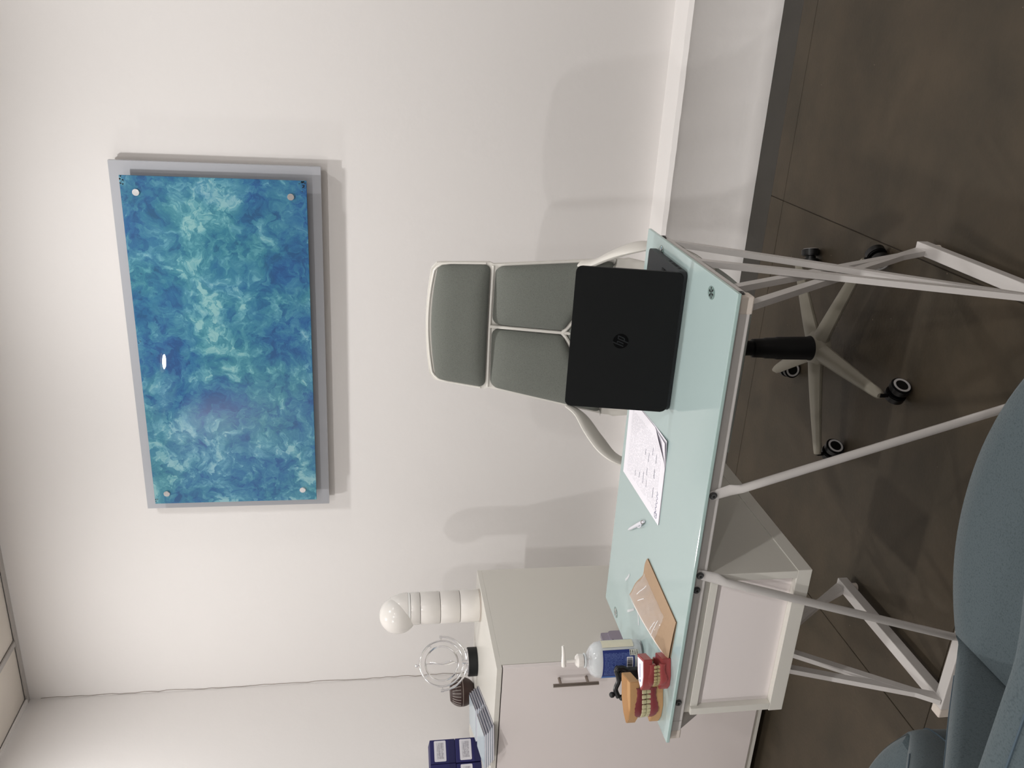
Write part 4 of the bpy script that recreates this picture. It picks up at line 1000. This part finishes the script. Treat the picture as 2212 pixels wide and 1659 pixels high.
# ------------------------------------------------------------------ blue visitor chairs (tub shape)
def tub_chair(label, loc, rz):
    t = thing('visitor_chair', label, 'chair', loc, rz, None)
    # local: faces +y, origin under the seat centre
    HW, YS, YBK, RC = 0.25, 0.207, -0.235, 0.17
    def front_y(x): return YS+0.068*(1-min(1, abs(x/HW))**2.2)
    out = [(-HW+2*HW*i/24, front_y(-HW+2*HW*i/24)) for i in range(25)]
    side = [(HW, YS-(YS-YBK-RC)*i/6) for i in range(1, 7)]
    cor = [(HW-RC+RC*math.cos(a), YBK+RC-RC*math.sin(a)) for a in [i*PI/2/8 for i in range(1, 9)]]
    half = side+cor
    ring = out+half+[(-x, y) for x, y in reversed(half)]
    profs = [(-0.14, 0.250), (-0.07, 0.270), (-0.03, 0.310), (-0.008, 0.360), (0.0, 0.395), (-0.0035, 0.398), (0.001, 0.402), (0.001, 0.432), (-0.004, 0.448), (-0.013, 0.458), (-0.045, 0.464), (-0.14, 0.468)]
    bm = NB(); n_ = len(ring)
    rings = [[bm.verts.new((x*(1+g_/0.26), y*(1+g_/0.26)+0.0, z)) for x, y in ring] for g_, z in profs]
    for A, Bq in zip(rings, rings[1:]):
        for i in range(n_): bm.faces.new((A[i], A[(i+1) % n_], Bq[(i+1) % n_], Bq[i]))
    bm.faces.new(rings[0][::-1]); bm.faces.new(rings[-1])
    obj('seat', bm, M_BLUEFAB, t, smooth=True)
    # one-piece bucket shell: low front lip, arms rising to the back
    P = []
    for i in range(9):                                   # half of the front, from the middle to the right corner
        x = HW*i/9; d = -0.068*2.2*(x/HW)**1.2/HW; n_l = math.hypot(d, 1); P.append((x, front_y(x)-0.004, (-d/n_l, 1/n_l), 1))
    for i in range(1, 6):
        a = math.radians(52-52*i/5); P.append((HW, YS-0.003*i, (math.cos(a), math.sin(a)), 1-i/6))
    P += [(HW, YS-0.018-(YS-0.018-YBK-RC)*i/16, (1, 0), 0) for i in range(1, 17)]
    P += [(HW-RC+RC*math.cos(a), YBK+RC-RC*math.sin(a), (math.cos(a), -math.sin(a)), 0) for a in [i*PI/2/12 for i in range(1, 12)]]
    P += [((HW-RC)*(1-i/4), YBK, (0, -1), 0) for i in range(5)]
    P += [(-x, y, (-nx_, ny_), f_) for x, y, (nx_, ny_), f_ in reversed(P[1:-1])]
    bm = NB(); rings = []; m_ = len(P)
    for i, (x, y, (nx_, ny_), fr_) in enumerate(P):
        top = 0.447+0.76*max(0, YS-0.01-y)
        if y < -0.14: top = 0.447+0.76*(YS+0.13)+0.085*math.sin(min(1, (-0.14-y)/0.095)*PI/2)
        th = (0.002+0.020*(1-fr_)) if fr_ > 0 else 0.022+0.038*min(1, max(0, (YS-0.018-y)/0.11))
        sec = []
        for (o_, z) in ((-0.10, 0.252), (-0.035, 0.272), (0.0, 0.31), (th*0.6, 0.37), (th*0.96, 0.41), (th*1.02, max(0.425, top-0.03)), (th*0.92, top-0.011), (th*0.64, top-0.002), (th*0.3, top), (th*0.06, top-0.006), (-0.004, top-0.02), (-0.002, 0.40), (-0.05, 0.38)):
            sec.append(bm.verts.new((x+nx_*o_, y+ny_*o_, z)))
        rings.append(sec)
    q_ = len(rings[0])
    for A, Bq in zip(rings, rings[1:]+rings[:1]):
        for k in range(q_): bm.faces.new((A[k], A[(k+1) % q_], Bq[(k+1) % q_], Bq[k]))
    seam = [r[7].co.copy() for r in rings[16:-15]]; lseam = [r[4].co.copy()+Vector((0, 0, 0.002)) for r in rings]
    obj('tub_shell', bm, M_BLUEFAB, t, smooth=True)
    bm = NB(); tube(bm, seam, 0.0016, n=6); obj('top_seam', bm, M_SEAM, t, smooth=True)
    bm = NB(); tube(bm, lseam, 0.0022, n=6, closed=True); obj('side_seam', bm, M_SEAM, t, smooth=True)
    for sx in (-1, 1):
        for sy in (-1, 1):
            b3 = NB(); cyl(b3, (sx*0.13, sy*0.12, 0.262), (sx*0.19, sy*0.19, 0.0), 0.016, 0.010, n=16); obj('leg', b3, M_BLACK, t, smooth=True)
    return t
M_SEAM = mat('dark_seam_thread', (62, 76, 86), rough=0.9)
v1 = tub_chair('blue grey felt tub chair nearest the camera, facing the desk', (0.478, -2.352, 0), 0.0)
v2 = dup(v1, (-0.288, -2.290, 0), math.radians(-4), 'second blue grey felt tub chair, mostly cut off at the left of the room')
for c in (v1, v2): c['group'] = 'blue visitor chairs'
